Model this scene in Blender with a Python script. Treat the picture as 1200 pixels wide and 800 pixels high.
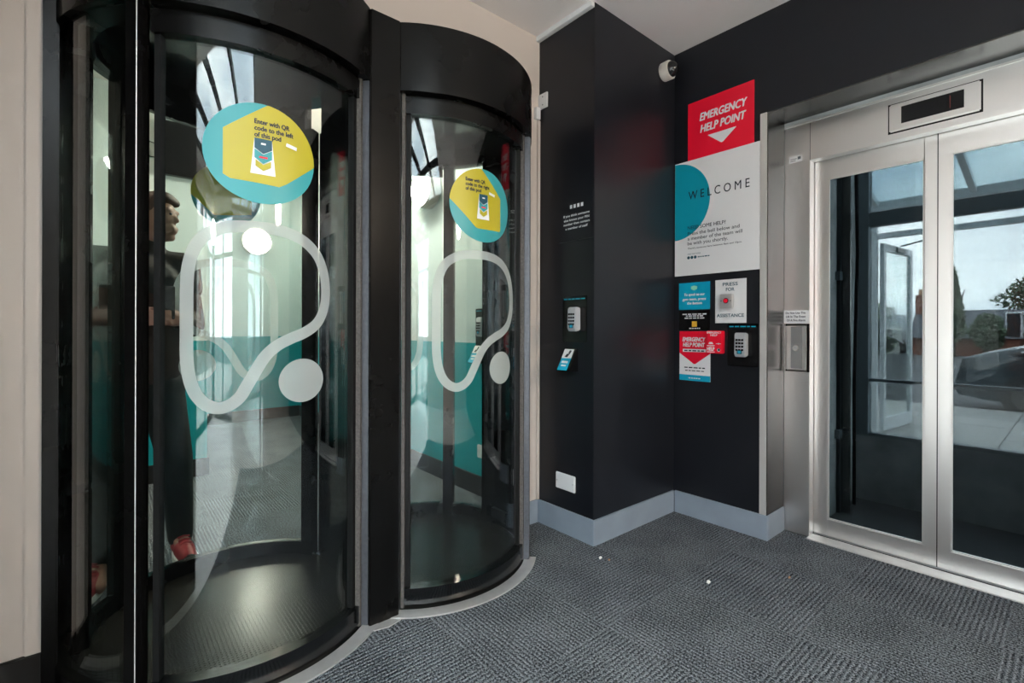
import bpy, bmesh, math, random
from math import sin, cos, radians, pi, sqrt, atan2
from mathutils import Vector, Matrix
random.seed(7)
scene = bpy.context.scene
for o in list(bpy.data.objects): bpy.data.objects.remove(o)
COL = scene.collection

# ------------------------------------------------------------------ camera
cam_d = bpy.data.cameras.new('camera'); cam = bpy.data.objects.new('camera', cam_d); COL.objects.link(cam)
cam_d.sensor_width = 36.0; cam_d.lens = 566.0 / 1200.0 * 36.0
cam_d.shift_y = -(400.0 - 386.0) / 1200.0
cam_d.clip_start = 0.02; cam_d.clip_end = 300
YAW = radians(49.85)
cam.location = (0, 0, 1.15)
cam.rotation_mode = 'XYZ'
fwd = Vector((cos(YAW), sin(YAW), 0)); right = Vector((sin(YAW), -cos(YAW), 0)); up = Vector((0, 0, 1))
rm = Matrix((right, up, -fwd)).transposed()
rm = rm @ Matrix.Rotation(0.003, 3, 'Z')
cam.rotation_euler = rm.to_euler()
scene.camera = cam

# ------------------------------------------------------------------ world: overcast sky
SKY = 5.0
w = bpy.data.worlds.new('overcast_sky'); scene.world = w; w.use_nodes = True
nt = w.node_tree; nt.nodes.clear()
tc = nt.nodes.new('ShaderNodeTexCoord'); mp = nt.nodes.new('ShaderNodeMapping'); mp.inputs['Scale'].default_value = (1, 1, 2.2)
nz = nt.nodes.new('ShaderNodeTexNoise'); nz.inputs['Scale'].default_value = 3.2; nz.inputs['Detail'].default_value = 6; nz.inputs['Roughness'].default_value = .55
rp = nt.nodes.new('ShaderNodeValToRGB')
rp.color_ramp.elements[0].position = .38; rp.color_ramp.elements[0].color = (.42, .485, .56, 1)
rp.color_ramp.elements[1].position = .66; rp.color_ramp.elements[1].color = (1, 1, 1, 1)
bg = nt.nodes.new('ShaderNodeBackground'); bg.inputs['Strength'].default_value = SKY
wo = nt.nodes.new('ShaderNodeOutputWorld')
nt.links.new(tc.outputs['Generated'], mp.inputs['Vector']); nt.links.new(mp.outputs['Vector'], nz.inputs['Vector'])
nt.links.new(nz.outputs['Fac'], rp.inputs['Fac']); nt.links.new(rp.outputs['Color'], bg.inputs['Color']); nt.links.new(bg.outputs['Background'], wo.inputs['Surface'])

vs = scene.view_settings
scene.display_settings.display_device = 'sRGB'
vs.view_transform = 'Standard'; vs.look = 'None'; vs.exposure = 1.85; vs.gamma = 1.0; vs.use_curve_mapping = False
LAMP_STRENGTH = 40.0
try:
    scene.cycles.transparent_max_bounces = 40; scene.cycles.max_bounces = 14; scene.cycles.glossy_bounces = 6
    scene.cycles.diffuse_bounces = 6; scene.cycles.use_denoising = True
    scene.cycles.sample_clamp_indirect = 6.0; scene.cycles.caustics_reflective = False; scene.cycles.caustics_refractive = False
except Exception: pass

# ------------------------------------------------------------------ materials
MATS = {}
def _new(name):
    m = bpy.data.materials.new(name); m.use_nodes = True; MATS[name] = m
    return m, m.node_tree, m.node_tree.nodes['Principled BSDF']
def pm(name, col, rough=.5, metal=0., noise=0., nscale=30., bump=0., bscale=200., spec=.5, stretch=None, coat=0., rvar=0.):
    m, t, b = _new(name)
    b.inputs['Base Color'].default_value = (*col, 1); b.inputs['Roughness'].default_value = rough; b.inputs['Metallic'].default_value = metal
    b.inputs['Specular IOR Level'].default_value = spec; b.inputs['Coat Weight'].default_value = coat
    c = t.nodes.new('ShaderNodeTexCoord'); mpn = t.nodes.new('ShaderNodeMapping')
    if stretch: mpn.inputs['Scale'].default_value = stretch
    t.links.new(c.outputs['Object'], mpn.inputs['Vector'])
    if noise or rvar:
        n = t.nodes.new('ShaderNodeTexNoise'); n.inputs['Scale'].default_value = nscale; n.inputs['Detail'].default_value = 5
        t.links.new(mpn.outputs['Vector'], n.inputs['Vector'])
    if noise:
        r = t.nodes.new('ShaderNodeValToRGB')
        r.color_ramp.elements[0].position = .25; r.color_ramp.elements[1].position = .75
        r.color_ramp.elements[0].color = (*[max(0, x * (1 - noise)) for x in col], 1); r.color_ramp.elements[1].color = (*[min(1, x * (1 + noise)) for x in col], 1)
        t.links.new(n.outputs['Fac'], r.inputs['Fac']); t.links.new(r.outputs['Color'], b.inputs['Base Color'])
    if rvar:
        mr = t.nodes.new('ShaderNodeMapRange'); mr.inputs['From Min'].default_value = .3; mr.inputs['From Max'].default_value = .7
        mr.inputs['To Min'].default_value = rough - rvar; mr.inputs['To Max'].default_value = rough + rvar
        t.links.new(n.outputs['Fac'], mr.inputs['Value']); t.links.new(mr.outputs['Result'], b.inputs['Roughness'])
    if bump:
        n2 = t.nodes.new('ShaderNodeTexNoise'); n2.inputs['Scale'].default_value = bscale; n2.inputs['Detail'].default_value = 3
        t.links.new(mpn.outputs['Vector'], n2.inputs['Vector'])
        bu = t.nodes.new('ShaderNodeBump'); bu.inputs['Strength'].default_value = bump; bu.inputs['Distance'].default_value = .002
        t.links.new(n2.outputs['Fac'], bu.inputs['Height']); t.links.new(bu.outputs['Normal'], b.inputs['Normal'])
    return m
def glass(name, tint, r0=.05, rough=0.0):
    m = bpy.data.materials.new(name); m.use_nodes = True; MATS[name] = m
    t = m.node_tree; t.nodes.clear()
    lw = t.nodes.new('ShaderNodeLayerWeight'); lw.inputs['Blend'].default_value = .5
    pw = t.nodes.new('ShaderNodeMath'); pw.operation = 'POWER'; pw.inputs[1].default_value = 5
    ma = t.nodes.new('ShaderNodeMath'); ma.operation = 'MULTIPLY_ADD'; ma.inputs[1].default_value = .9 - r0; ma.inputs[2].default_value = r0
    tr = t.nodes.new('ShaderNodeBsdfTransparent'); tr.inputs['Color'].default_value = (*tint, 1)
    gl = t.nodes.new('ShaderNodeBsdfGlossy'); gl.inputs['Roughness'].default_value = rough; gl.inputs['Color'].default_value = (1, 1, 1, 1)
    mx = t.nodes.new('ShaderNodeMixShader'); ou = t.nodes.new('ShaderNodeOutputMaterial')
    t.links.new(lw.outputs['Facing'], pw.inputs[0]); t.links.new(pw.outputs[0], ma.inputs[0]); t.links.new(ma.outputs[0], mx.inputs['Fac'])
    t.links.new(tr.outputs[0], mx.inputs[1]); t.links.new(gl.outputs[0], mx.inputs[2]); t.links.new(mx.outputs[0], ou.inputs['Surface'])
    return m
def vinyl(name, col, opacity, transl=.5):
    m = bpy.data.materials.new(name); m.use_nodes = True; MATS[name] = m
    t = m.node_tree; t.nodes.clear()
    tr = t.nodes.new('ShaderNodeBsdfTransparent'); df = t.nodes.new('ShaderNodeBsdfDiffuse'); tl = t.nodes.new('ShaderNodeBsdfTranslucent')
    df.inputs['Color'].default_value = (*col, 1); tl.inputs['Color'].default_value = (*col, 1)
    m1 = t.nodes.new('ShaderNodeMixShader'); m1.inputs[0].default_value = transl
    m2 = t.nodes.new('ShaderNodeMixShader'); m2.inputs[0].default_value = opacity
    ou = t.nodes.new('ShaderNodeOutputMaterial')
    t.links.new(df.outputs[0], m1.inputs[1]); t.links.new(tl.outputs[0], m1.inputs[2])
    t.links.new(tr.outputs[0], m2.inputs[1]); t.links.new(m1.outputs[0], m2.inputs[2]); t.links.new(m2.outputs[0], ou.inputs['Surface'])
    return m
def emit(name, col, s):
    m = bpy.data.materials.new(name); m.use_nodes = True; MATS[name] = m
    b = m.node_tree.nodes['Principled BSDF']; b.inputs['Base Color'].default_value = (*col, 1)
    b.inputs['Emission Color'].default_value = (*col, 1); b.inputs['Emission Strength'].default_value = s
    return m

pm('black_paint', (.0085, .0095, .0135), .34, noise=.12, nscale=4, bump=.05, bscale=260, rvar=.04, spec=.4)
pm('beige_paint', (.60, .535, .49), .55, noise=.04, nscale=3, bump=.08, bscale=300)
pm('white_ceiling', (.88, .82, .795), .8, noise=.03, nscale=2, bump=.15, bscale=180)
pm('pale_paint', (.62, .70, .67), .55, noise=.03, nscale=3)
pm('grey_skirting', (.25, .295, .35), .4, noise=.08, nscale=8)
pm('dark_skirting', (.008, .007, .007), .45, noise=.15, nscale=10)
pm('pod_black', (.0035, .0033, .0032), .26, bump=.10, bscale=700, rvar=.03, nscale=6, spec=.2)
pm('pod_gloss', (.004, .0045, .005), .14, rvar=.04, nscale=5)
pm('pod_grey', (.12, .125, .14), .42, metal=.7, bump=.4, bscale=600, noise=.15, nscale=60)
pm('seal_brush', (.09, .08, .075), .8, noise=.4, nscale=120, bump=.6, bscale=400)
pm('rubber_black', (.004, .004, .004), .6, spec=.25)
pm('aluminium', (.62, .61, .60), .42, metal=.65, noise=.08, nscale=25)
pm('steel', (.80, .78, .76), .32, metal=1)
pm('steel_flat', (.80, .78, .76), .32, metal=1)
pm('dark_steel', (.13, .125, .12), .26, metal=1)
pm('edge_steel', (.80, .78, .75), .35, metal=.6)
pm('white_plastic', (.74, .75, .76), .38)
pm('white_gloss_frame', (.72, .74, .75), .35)
pm('cream_plastic', (.62, .58, .53), .4)
pm('grey_plastic', (.42, .43, .45), .35)
pm('black_plastic', (.003, .003, .0035), .25, spec=.35)
pm('dome_dark', (.01, .01, .011), .05, coat=.5)
pm('pale_tile', (.66, .65, .63), .35, noise=.06, nscale=3)
pm('plate_grey', (.30, .30, .30), .4, metal=.5)
pm('print_red', (.92, .005, .035), .4)
pm('print_white', (.80, .80, .81), .42)
pm('print_teal', (.0, .33, .45), .42)
pm('print_cyan', (.0, .37, .56), .42)
pm('print_navy', (.008, .075, .115), .45)
pm('print_ink', (.012, .018, .03), .5)
pm('print_grey', (.10, .12, .14), .5)
pm('print_amber', (.75, .42, .04), .45)
pm('print_yellow', (.46, .385, .02), .4)
pm('print_sticker_teal', (.035, .31, .33), .4)
pm('print_green', (.30, .72, .52), .4)
pm('print_pink', (.55, .38, .45), .5)
pm('screen_black', (.003, .0035, .005), .15, spec=.3)
emit('screen_red', (.10, .012, .012), .12)
emit('lamp_glow', (1.0, .85, .68), LAMP_STRENGTH)
emit('pod_led_green', (.05, .9, .3), .8)
glass('pod_glass', (.89, .94, .94), .045)
glass('lift_glass', (.385, .408, .413), .008)
glass('shaft_glass', (.55, .575, .58), .008)
glass('clear_glass', (.93, .96, .95), .04)
glass('canopy_glass', (.80, .88, .90), .06, .05)
vinyl('frosted_vinyl', (.80, .83, .82), .62, .5)
pm('concrete_dark', (.50, .53, .53), .7, noise=.35, nscale=5, bump=.3, bscale=40)
pm('shaft_paint', (.02, .026, .03), .6, noise=.2, nscale=6)
pm('frame_blue_grey', (.20, .25, .275), .5)
pm('paving', (.40, .39, .37), .85, noise=.14, nscale=9, bump=.3, bscale=80)
pm('asphalt', (.10, .10, .105), .9, noise=.2, nscale=30, bump=.4, bscale=100)
pm('brick', (.22, .085, .055), .85, noise=.3, nscale=20, bump=.3, bscale=60)
pm('roof_slate', (.10, .105, .12), .7, noise=.25, nscale=12)
pm('render_pale', (.55, .54, .50), .8, noise=.05, nscale=4)
pm('window_dark', (.02, .03, .035), .08)
pm('bark', (.06, .045, .035), .9, noise=.3, nscale=20, bump=.5, bscale=60)
pm('leaves_dark', (.10, .14, .085), .7, noise=.4, nscale=14)
pm('leaves_mid', (.18, .22, .14), .7, noise=.4, nscale=10)
pm('car_paint', (.030, .042, .048), .12, coat=1.0)
pm('car_glass', (.012, .016, .018), .04)
pm('chrome', (.75, .75, .76), .12, metal=1)
pm('tyre', (.012, .012, .012), .8)
pm('skin', (.27, .14, .10), .5, noise=.06, nscale=30)
pm('hair', (.045, .016, .009), .55, noise=.4, nscale=90, bump=.6, bscale=150)
pm('jacket_brown', (.030, .011, .008), .7, noise=.25, nscale=25, bump=.4, bscale=50)
pm('jacket_black', (.004, .004, .0045), .6, noise=.2, nscale=20, bump=.3, bscale=40)
pm('trousers', (.004, .004, .005), .75, noise=.2, nscale=40, bump=.3, bscale=60)
pm('shoe_red', (.22, .006, .012), .5, noise=.15, nscale=60)
pm('shoe_sole', (.70, .68, .66), .5)
pm('crumb_white', (.8, .78, .74), .7)
pm('crumb_tan', (.40, .22, .12), .8)

def carpet_mat(name, lo, hi):
    m, t, b = _new(name)
    b.inputs['Roughness'].default_value = .95; b.inputs['Specular IOR Level'].default_value = .12
    c = t.nodes.new('ShaderNodeTexCoord')
    wv = t.nodes.new('ShaderNodeTexWave'); wv.wave_type = 'BANDS'; wv.bands_direction = 'X'; wv.inputs['Scale'].default_value = 18.5
    wv.inputs['Distortion'].default_value = 1.6; wv.inputs['Detail'].default_value = 1; wv.inputs['Detail Scale'].default_value = 8
    n = t.nodes.new('ShaderNodeTexNoise'); n.inputs['Scale'].default_value = 150; n.inputs['Detail'].default_value = 3; n.inputs['Roughness'].default_value = .7
    n2 = t.nodes.new('ShaderNodeTexNoise'); n2.inputs['Scale'].default_value = 4; n2.inputs['Detail'].default_value = 3
    for k in (wv, n, n2): t.links.new(c.outputs['Object'], k.inputs['Vector'])
    r = t.nodes.new('ShaderNodeValToRGB'); r.color_ramp.elements[0].position = .43; r.color_ramp.elements[1].position = .62
    r.color_ramp.elements[0].color = (*lo, 1); r.color_ramp.elements[1].color = (*hi, 1)
    mixh = t.nodes.new('ShaderNodeMath'); mixh.operation = 'MULTIPLY_ADD'; mixh.inputs[1].default_value = .085
    t.links.new(wv.outputs['Fac'], mixh.inputs[0])
    n2s = t.nodes.new('ShaderNodeMath'); n2s.operation = 'MULTIPLY_ADD'; n2s.inputs[1].default_value = .12; n2s.inputs[2].default_value = -.10
    t.links.new(n2.outputs['Fac'], n2s.inputs[0])
    ad = t.nodes.new('ShaderNodeMath'); ad.operation = 'ADD'
    t.links.new(n.outputs['Fac'], ad.inputs[0]); t.links.new(n2s.outputs[0], ad.inputs[1]); t.links.new(ad.outputs[0], mixh.inputs[2])
    t.links.new(mixh.outputs[0], r.inputs['Fac']); t.links.new(r.outputs['Color'], b.inputs['Base Color'])
    h = t.nodes.new('ShaderNodeMath'); h.operation = 'MULTIPLY_ADD'; h.inputs[1].default_value = .5
    t.links.new(n.outputs['Fac'], h.inputs[0]); t.links.new(wv.outputs['Fac'], h.inputs[2])
    bu = t.nodes.new('ShaderNodeBump'); bu.inputs['Strength'].default_value = 1.0; bu.inputs['Distance'].default_value = .0032
    t.links.new(h.outputs[0], bu.inputs['Height']); t.links.new(bu.outputs['Normal'], b.inputs['Normal'])
carpet_mat('carpet', (.012, .014, .018), (.25, .27, .295))

def podfloor_mat():
    m, t, b = _new('pod_floor')
    b.inputs['Base Color'].default_value = (.014, .0125, .011, 1); b.inputs['Roughness'].default_value = .22; b.inputs['Specular IOR Level'].default_value = .14
    c = t.nodes.new('ShaderNodeTexCoord')
    wa = t.nodes.new('ShaderNodeTexVoronoi'); wa.inputs['Scale'].default_value = 75; wa.inputs['Randomness'].default_value = 0.
    t.links.new(c.outputs['Object'], wa.inputs['Vector'])
    mr = t.nodes.new('ShaderNodeMapRange'); mr.inputs['From Min'].default_value = .15; mr.inputs['From Max'].default_value = .35; mr.inputs['To Min'].default_value = 1; mr.inputs['To Max'].default_value = 0
    t.links.new(wa.outputs['Distance'], mr.inputs['Value'])
    bu = t.nodes.new('ShaderNodeBump'); bu.inputs['Strength'].default_value = .3; bu.inputs['Distance'].default_value = .001
    t.links.new(mr.outputs['Result'], bu.inputs['Height']); t.links.new(bu.outputs['Normal'], b.inputs['Normal'])
podfloor_mat()

def gym_wall_mat():
    # two paint colours: teal dado below 1.055 m, pale mint above
    m, t, b = _new('gym_paint'); b.inputs['Roughness'].default_value = .45
    g = t.nodes.new('ShaderNodeNewGeometry'); s = t.nodes.new('ShaderNodeSeparateXYZ'); t.links.new(g.outputs['Position'], s.inputs[0])
    gt = t.nodes.new('ShaderNodeMath'); gt.operation = 'GREATER_THAN'; gt.inputs[1].default_value = 1.055
    t.links.new(s.outputs['Z'], gt.inputs[0])
    mx = t.nodes.new('ShaderNodeMix'); mx.data_type = 'RGBA'
    mx.inputs['A'].default_value = (.0, .30, .34, 1); mx.inputs['B'].default_value = (.58, .66, .66, 1)
    t.links.new(gt.outputs[0], mx.inputs['Factor']); t.links.new(mx.outputs['Result'], b.inputs['Base Color'])
gym_wall_mat()

# ------------------------------------------------------------------ mesh helpers
WLOC = {}
class MB:
    def __init__(s): s.v = []; s.f = []
    def poly(s, pts):
        n = len(s.v); s.v += [tuple(p) for p in pts]; s.f.append(tuple(range(n, n + len(pts)))); return s
    def box(s, x0, x1, y0, y1, z0, z1):
        n = len(s.v)
        s.v += [(x0, y0, z0), (x1, y0, z0), (x1, y1, z0), (x0, y1, z0), (x0, y0, z1), (x1, y0, z1), (x1, y1, z1), (x0, y1, z1)]
        s.f += [tuple(n + i for i in q) for q in ((0, 3, 2, 1), (4, 5, 6, 7), (0, 1, 5, 4), (1, 2, 6, 5), (2, 3, 7, 6), (3, 0, 4, 7))]; return s
    def prism(s, pts, off):
        # extrude polygon pts (3D) by vector off
        n = len(s.v); k = len(pts); off = Vector(off)
        s.v += [tuple(p) for p in pts] + [tuple(Vector(p) + off) for p in pts]
        s.f.append(tuple(range(n + k - 1, n - 1, -1))); s.f.append(tuple(range(n + k, n + 2 * k)))
        for i in range(k): j = (i + 1) % k; s.f.append((n + i, n + j, n + k + j, n + k + i))
        return s
    def arc(s, cx, cy, r0, r1, a0, a1, z0, z1, n=48):
        # solid curved wall between radii; angles in degrees from -Y towards +X
        b = len(s.v)
        for i in range(n + 1):
            a = radians(a0 + (a1 - a0) * i / n); sx, cz = sin(a), -cos(a)
            for r, z in ((r0, z0), (r1, z0), (r1, z1), (r0, z1)): s.v.append((cx + r * sx, cy + r * cz, z))
        for i in range(n):
            p = b + 4 * i; q = p + 4
            for k in range(4): l = (k + 1) % 4; s.f.append((p + k, q + k, q + l, p + l))
        s.f.append((b, b + 1, b + 2, b + 3)); e = b + 4 * n; s.f.append((e + 3, e + 2, e + 1, e)); return s
    def tube(s, p0, p1, r0, r1=None, n=16):
        r1 = r0 if r1 is None else r1; p0 = Vector(p0); p1 = Vector(p1); d = (p1 - p0).normalized()
        u = d.orthogonal().normalized(); w_ = d.cross(u); b = len(s.v)
        for p, r in ((p0, r0), (p1, r1)):
            for i in range(n): a = 2 * pi * i / n; s.v.append(tuple(p + (u * cos(a) + w_ * sin(a)) * r))
        for i in range(n): j = (i + 1) % n; s.f.append((b + i, b + j, b + n + j, b + n + i))
        s.f.append(tuple(b + i for i in range(n - 1, -1, -1))); s.f.append(tuple(b + n + i for i in range(n))); return s
    def path(s, pts, r, n=8):
        P = [Vector(p) for p in pts]; b = len(s.v); u = None
        for i, p in enumerate(P):
            d = (P[min(i + 1, len(P) - 1)] - P[max(i - 1, 0)]).normalized()
            u = d.orthogonal().normalized() if u is None else (u - d * u.dot(d)).normalized(); w_ = d.cross(u)
            for k in range(n): a = 2 * pi * k / n; s.v.append(tuple(p + (u * cos(a) + w_ * sin(a)) * r))
        for i in range(len(P) - 1):
            for k in range(n): l = (k + 1) % n; s.f.append((b + i * n + k, b + i * n + l, b + (i + 1) * n + l, b + (i + 1) * n + k))
        s.f.append(tuple(b + k for k in range(n - 1, -1, -1))); e = b + (len(P) - 1) * n; s.f.append(tuple(e + k for k in range(n))); return s
    def lathe(s, c, ax, prof, n=32):
        # prof: list of (distance along axis, radius)
        c = Vector(c); ax = Vector(ax).normalized(); u = ax.orthogonal().normalized(); w_ = ax.cross(u); b = len(s.v)
        for h, r in prof:
            for i in range(n): a = 2 * pi * i / n; s.v.append(tuple(c + ax * h + (u * cos(a) + w_ * sin(a)) * max(r, 1e-5)))
        for k in range(len(prof) - 1):
            for i in range(n): j = (i + 1) % n; s.f.append((b + k * n + i, b + k * n + j, b + (k + 1) * n + j, b + (k + 1) * n + i))
        s.f.append(tuple(b + i for i in range(n - 1, -1, -1))); e = b + (len(prof) - 1) * n; s.f.append(tuple(e + i for i in range(n))); return s
    def ell(s, c, r, n=14, m=9, rot=None):
        b = len(s.v); c = Vector(c)
        for j in range(1, m):
            t = pi * j / m
            for i in range(n):
                a = 2 * pi * i / n; p = Vector((r[0] * sin(t) * cos(a), r[1] * sin(t) * sin(a), r[2] * cos(t)))
                if rot: p = rot @ p
                s.v.append(tuple(c + p))
        top = Vector((0, 0, r[2])); bot = Vector((0, 0, -r[2]))
        if rot: top = rot @ top; bot = rot @ bot
        s.v += [tuple(c + top), tuple(c + bot)]; T = len(s.v) - 2; B = T + 1
        for j in range(m - 2):
            for i in range(n): k = (i + 1) % n; s.f.append((b + j * n + i, b + (j + 1) * n + i, b + (j + 1) * n + k, b + j * n + k))
        for i in range(n): k = (i + 1) % n; s.f.append((T, b + i, b + k)); s.f.append((B, b + (m - 2) * n + k, b + (m - 2) * n + i))
        return s
    def cap(s, p0, p1, r0, r1, n=12):
        # tapered capsule
        p0 = Vector(p0); p1 = Vector(p1); d = (p1 - p0); L = d.length; ax = d.normalized()
        prof = []
        for k in range(5): a = -pi / 2 + pi / 2 * k / 4; prof.append((r0 * sin(a), r0 * cos(a)))
        for k in range(5): a = pi / 2 * k / 4; prof.append((L + r1 * sin(a), r1 * cos(a)))
        return s.lathe(p0, ax, prof, n)
    def build(s, name, mat, parent=None, bevel=0., smooth=None, recalc=True, keep=None):
        me = bpy.data.meshes.new(name)
        xs = list(zip(*s.v)); c = Vector(((min(xs[0]) + max(xs[0])) / 2, (min(xs[1]) + max(xs[1])) / 2, min(xs[2])))
        if keep is not None: c = Vector(keep)
        me.from_pydata([tuple(Vector(p) - c) for p in s.v], [], s.f); me.update()
        if recalc:
            bm = bmesh.new(); bm.from_mesh(me); bmesh.ops.recalc_face_normals(bm, faces=bm.faces)
            if bevel > 0:
                bmesh.ops.remove_doubles(bm, verts=bm.verts, dist=1e-6)
                ed = [e for e in bm.edges if len(e.link_faces) == 2 and e.calc_face_angle(0) > .6]
                bmesh.ops.bevel(bm, geom=ed, offset=bevel, segments=2, affect='EDGES', clamp_overlap=True)
            bm.to_mesh(me); bm.free()
        me.materials.append(MATS[mat])
        if smooth or bevel > 0:
            me.polygons.foreach_set('use_smooth', [True] * len(me.polygons)); me.set_sharp_from_angle(angle=radians(smooth or 35))
        o = link(name, me, c, parent)
        if name in ('lettering', 'small_print', 'sticker_lettering', 'keys', 'laces', 'release_arrow', 'sticker_bubble', 'hand_mark', 'white_mark'): o['kind'] = 'stuff'
        return o
def link(name, me, c, parent=None):
    o = bpy.data.objects.new(name, me); COL.objects.link(o); c = Vector(c)
    WLOC[o.name] = c
    if parent is not None: o.parent = parent; o.location = c - WLOC[parent.name]
    else: o.location = c
    return o
def thing(name, label, cat, loc, group=None):
    o = bpy.data.objects.new(name, None); COL.objects.link(o); o.location = loc; o.empty_display_size = .1
    WLOC[o.name] = Vector(loc); o['label'] = label; o['category'] = cat
    if group: o['group'] = group
    return o
def tag(o, label, cat, group=None):
    o['label'] = label; o['category'] = cat
    if group: o['group'] = group
    return o
def struct(o, label=None):
    o['kind'] = 'structure'
    if label: o['label'] = label
    return o
def B(*a): return MB().box(*a)

# flat print -------------------------------------------------------
def onX(X, off):      # wall plane X=const facing -X; u = -Y
    return lambda u, v: (X - off, -u, v)
def onC(cx, cy, R, back=False):
    if back: return lambda s, z: (cx - R * sin(s / R), cy + R * cos(s / R), z)
    return lambda s, z: (cx + R * sin(s / R), cy - R * cos(s / R), z)
_tmpcol = COL
def text_geo(mb, mapf, txt, u0, u1, v, cap, bold=0., shear=0., align='fit'):
    cu = bpy.data.curves.new('t', 'FONT'); cu.body = txt; cu.size = 1.0; cu.resolution_u = 3; cu.shear = shear; cu.fill_mode = 'FRONT'
    ob = bpy.data.objects.new('t', cu); COL.objects.link(ob)
    dg = bpy.context.evaluated_depsgraph_get(); ev = ob.evaluated_get(dg); me = ev.to_mesh()
    vs_ = [v_.co.copy() for v_ in me.vertices]; fs = [tuple(p.vertices) for p in me.polygons]
    ev.to_mesh_clear(); bpy.data.objects.remove(ob); bpy.data.curves.remove(cu)
    if not vs_: return mb
    xmin = min(p.x for p in vs_); xmax = max(p.x for p in vs_)
    sx = (u1 - u0) / (xmax - xmin); sy = cap / .72
    k = bold * cap * 1.1; sx = (u1 - u0 - 2 * k) / (xmax - xmin)
    a0 = Vector(mapf(u0, v)); nn = (Vector(mapf(u0 + .001, v)) - a0).cross(Vector(mapf(u0, v + .001)) - a0).normalized()
    for q_, (du, dv) in enumerate(((0, 0),) if k == 0 else ((-k, 0), (k, 0), (0, k * .8), (0, -k * .8))):
        b = len(mb.v); mb.v += [tuple(Vector(mapf(u0 + k + du + (p.x - xmin) * sx, v + dv + p.y * sy)) + nn * .00022 * q_) for p in vs_]; mb.f += [tuple(b + i for i in f) for f in fs]
    return mb
def unread(mb, mapf, u0, u1, v, cap, n=5):
    # print too small to read in the photograph: word-length dashes
    rnd = random.Random(int(abs(u0 * 9000 + v * 5000))); ws = [rnd.uniform(.6, 1.4) for _ in range(n)]; k = (u1 - u0) / (sum(ws) + .3 * (n - 1)); u = u0
    for w_ in ws: mb.poly([mapf(*q) for q in ((u, v), (u + w_ * k, v), (u + w_ * k, v + cap * .8), (u, v + cap * .8))]); u += (w_ + .3) * k
    return mb
def flat(mb, mapf, pts):
    return mb.poly([mapf(*p) for p in pts])
def strips(mb, mapf, poly, ds=.012):
    # convex polygon (s,z) cut in vertical strips so that it follows a curve
    smin = min(p[0] for p in poly); smax = max(p[0] for p in poly)
    S = sorted(set([smin, smax] + [p[0] for p in poly] + [smin + (smax - smin) * i / max(2, int((smax - smin) / ds)) for i in range(max(2, int((smax - smin) / ds)))]))
    def rng(s):
        zs = []
        for i in range(len(poly)):
            a, c = poly[i], poly[(i + 1) % len(poly)]
            if min(a[0], c[0]) - 1e-9 <= s <= max(a[0], c[0]) + 1e-9:
                if abs(a[0] - c[0]) < 1e-9: zs += [a[1], c[1]]
                else: zs.append(a[1] + (c[1] - a[1]) * (s - a[0]) / (c[0] - a[0]))
        return min(zs), max(zs)
    R = [(s, *rng(s)) for s in S]
    for (a, l0, h0), (c, l1, h1) in zip(R, R[1:]):
        if c - a < 1e-7: continue
        mb.poly([mapf(a, l0), mapf(c, l1), mapf(c, h1), mapf(a, h0)])
    return mb
def clip(poly, circ):
    # Sutherland-Hodgman of poly by convex polygon circ (counter-clockwise)
    out = poly
    for i in range(len(circ)):
        a, b = circ[i], circ[(i + 1) % len(circ)]; inp = out; out = []
        side = lambda p: (b[0] - a[0]) * (p[1] - a[1]) - (b[1] - a[1]) * (p[0] - a[0])
        for j in range(len(inp)):
            p, q = inp[j], inp[(j + 1) % len(inp)]; sp, sq = side(p), side(q)
            if sp >= 0: out.append(p)
            if (sp >= 0) != (sq >= 0):
                t = sp / (sp - sq); out.append((p[0] + (q[0] - p[0]) * t, p[1] + (q[1] - p[1]) * t))
    return out
def circle(cx, cz, r, n=40, rx=None):
    rx = rx or r
    return [(cx + rx * cos(2 * pi * i / n), cz + r * sin(2 * pi * i / n)) for i in range(n)]
def catmull(P, k=5):
    out = []; n = len(P)
    for i in range(n):
        p0, p1, p2, p3 = P[i - 1], P[i], P[(i + 1) % n], P[(i + 2) % n]
        for j in range(k):
            t = j / k; out.append(tuple(.5 * ((2 * p1[a]) + (-p0[a] + p2[a]) * t + (2 * p0[a] - 5 * p1[a] + 4 * p2[a] - p3[a]) * t * t + (-p0[a] + 3 * p1[a] - 3 * p2[a] + p3[a]) * t ** 3) for a in (0, 1)))
    return out
LOGO = [(-.091, 1.473), (-.015, 1.475), (.052, 1.465), (.106, 1.44), (.147, 1.399), (.171, 1.341), (.178, 1.275), (.169, 1.218), (.143, 1.17), (.098, 1.138), (.048, 1.117), (.006, 1.094), (-.029, 1.06), (-.056, 1.014), (-.078, .973), (-.1, .934), (-.13, .91), (-.162, .904), (-.194, .919), (-.219, .95), (-.235, .995), (-.243, 1.053), (-.244, 1.134), (-.244, 1.215), (-.243, 1.297), (-.238, 1.346), (-.224, 1.395), (-.199, 1.433), (-.156, 1.46), (-.124, 1.469)]
def logo_mesh(mapf, ds=0.):
    C = catmull(LOGO, 5); n = len(C); hw = .0185; mb = MB(); L = []; R_ = []
    for i in range(n):
        a, c = C[i - 1], C[(i + 1) % n]; dx, dz = c[0] - a[0], c[1] - a[1]; l = sqrt(dx * dx + dz * dz); nx, nz_ = -dz / l, dx / l
        L.append((C[i][0] + nx * hw + ds, C[i][1] + nz_ * hw)); R_.append((C[i][0] - nx * hw + ds, C[i][1] - nz_ * hw))
    for i in range(n): j = (i + 1) % n; mb.poly([mapf(*L[i]), mapf(*L[j]), mapf(*R_[j]), mapf(*R_[i])])
    return mb
def dot_mesh(mapf, ds=0.): return strips(MB(), mapf, circle(.090 + ds, .9755, .0735, 40, .078))

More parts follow.
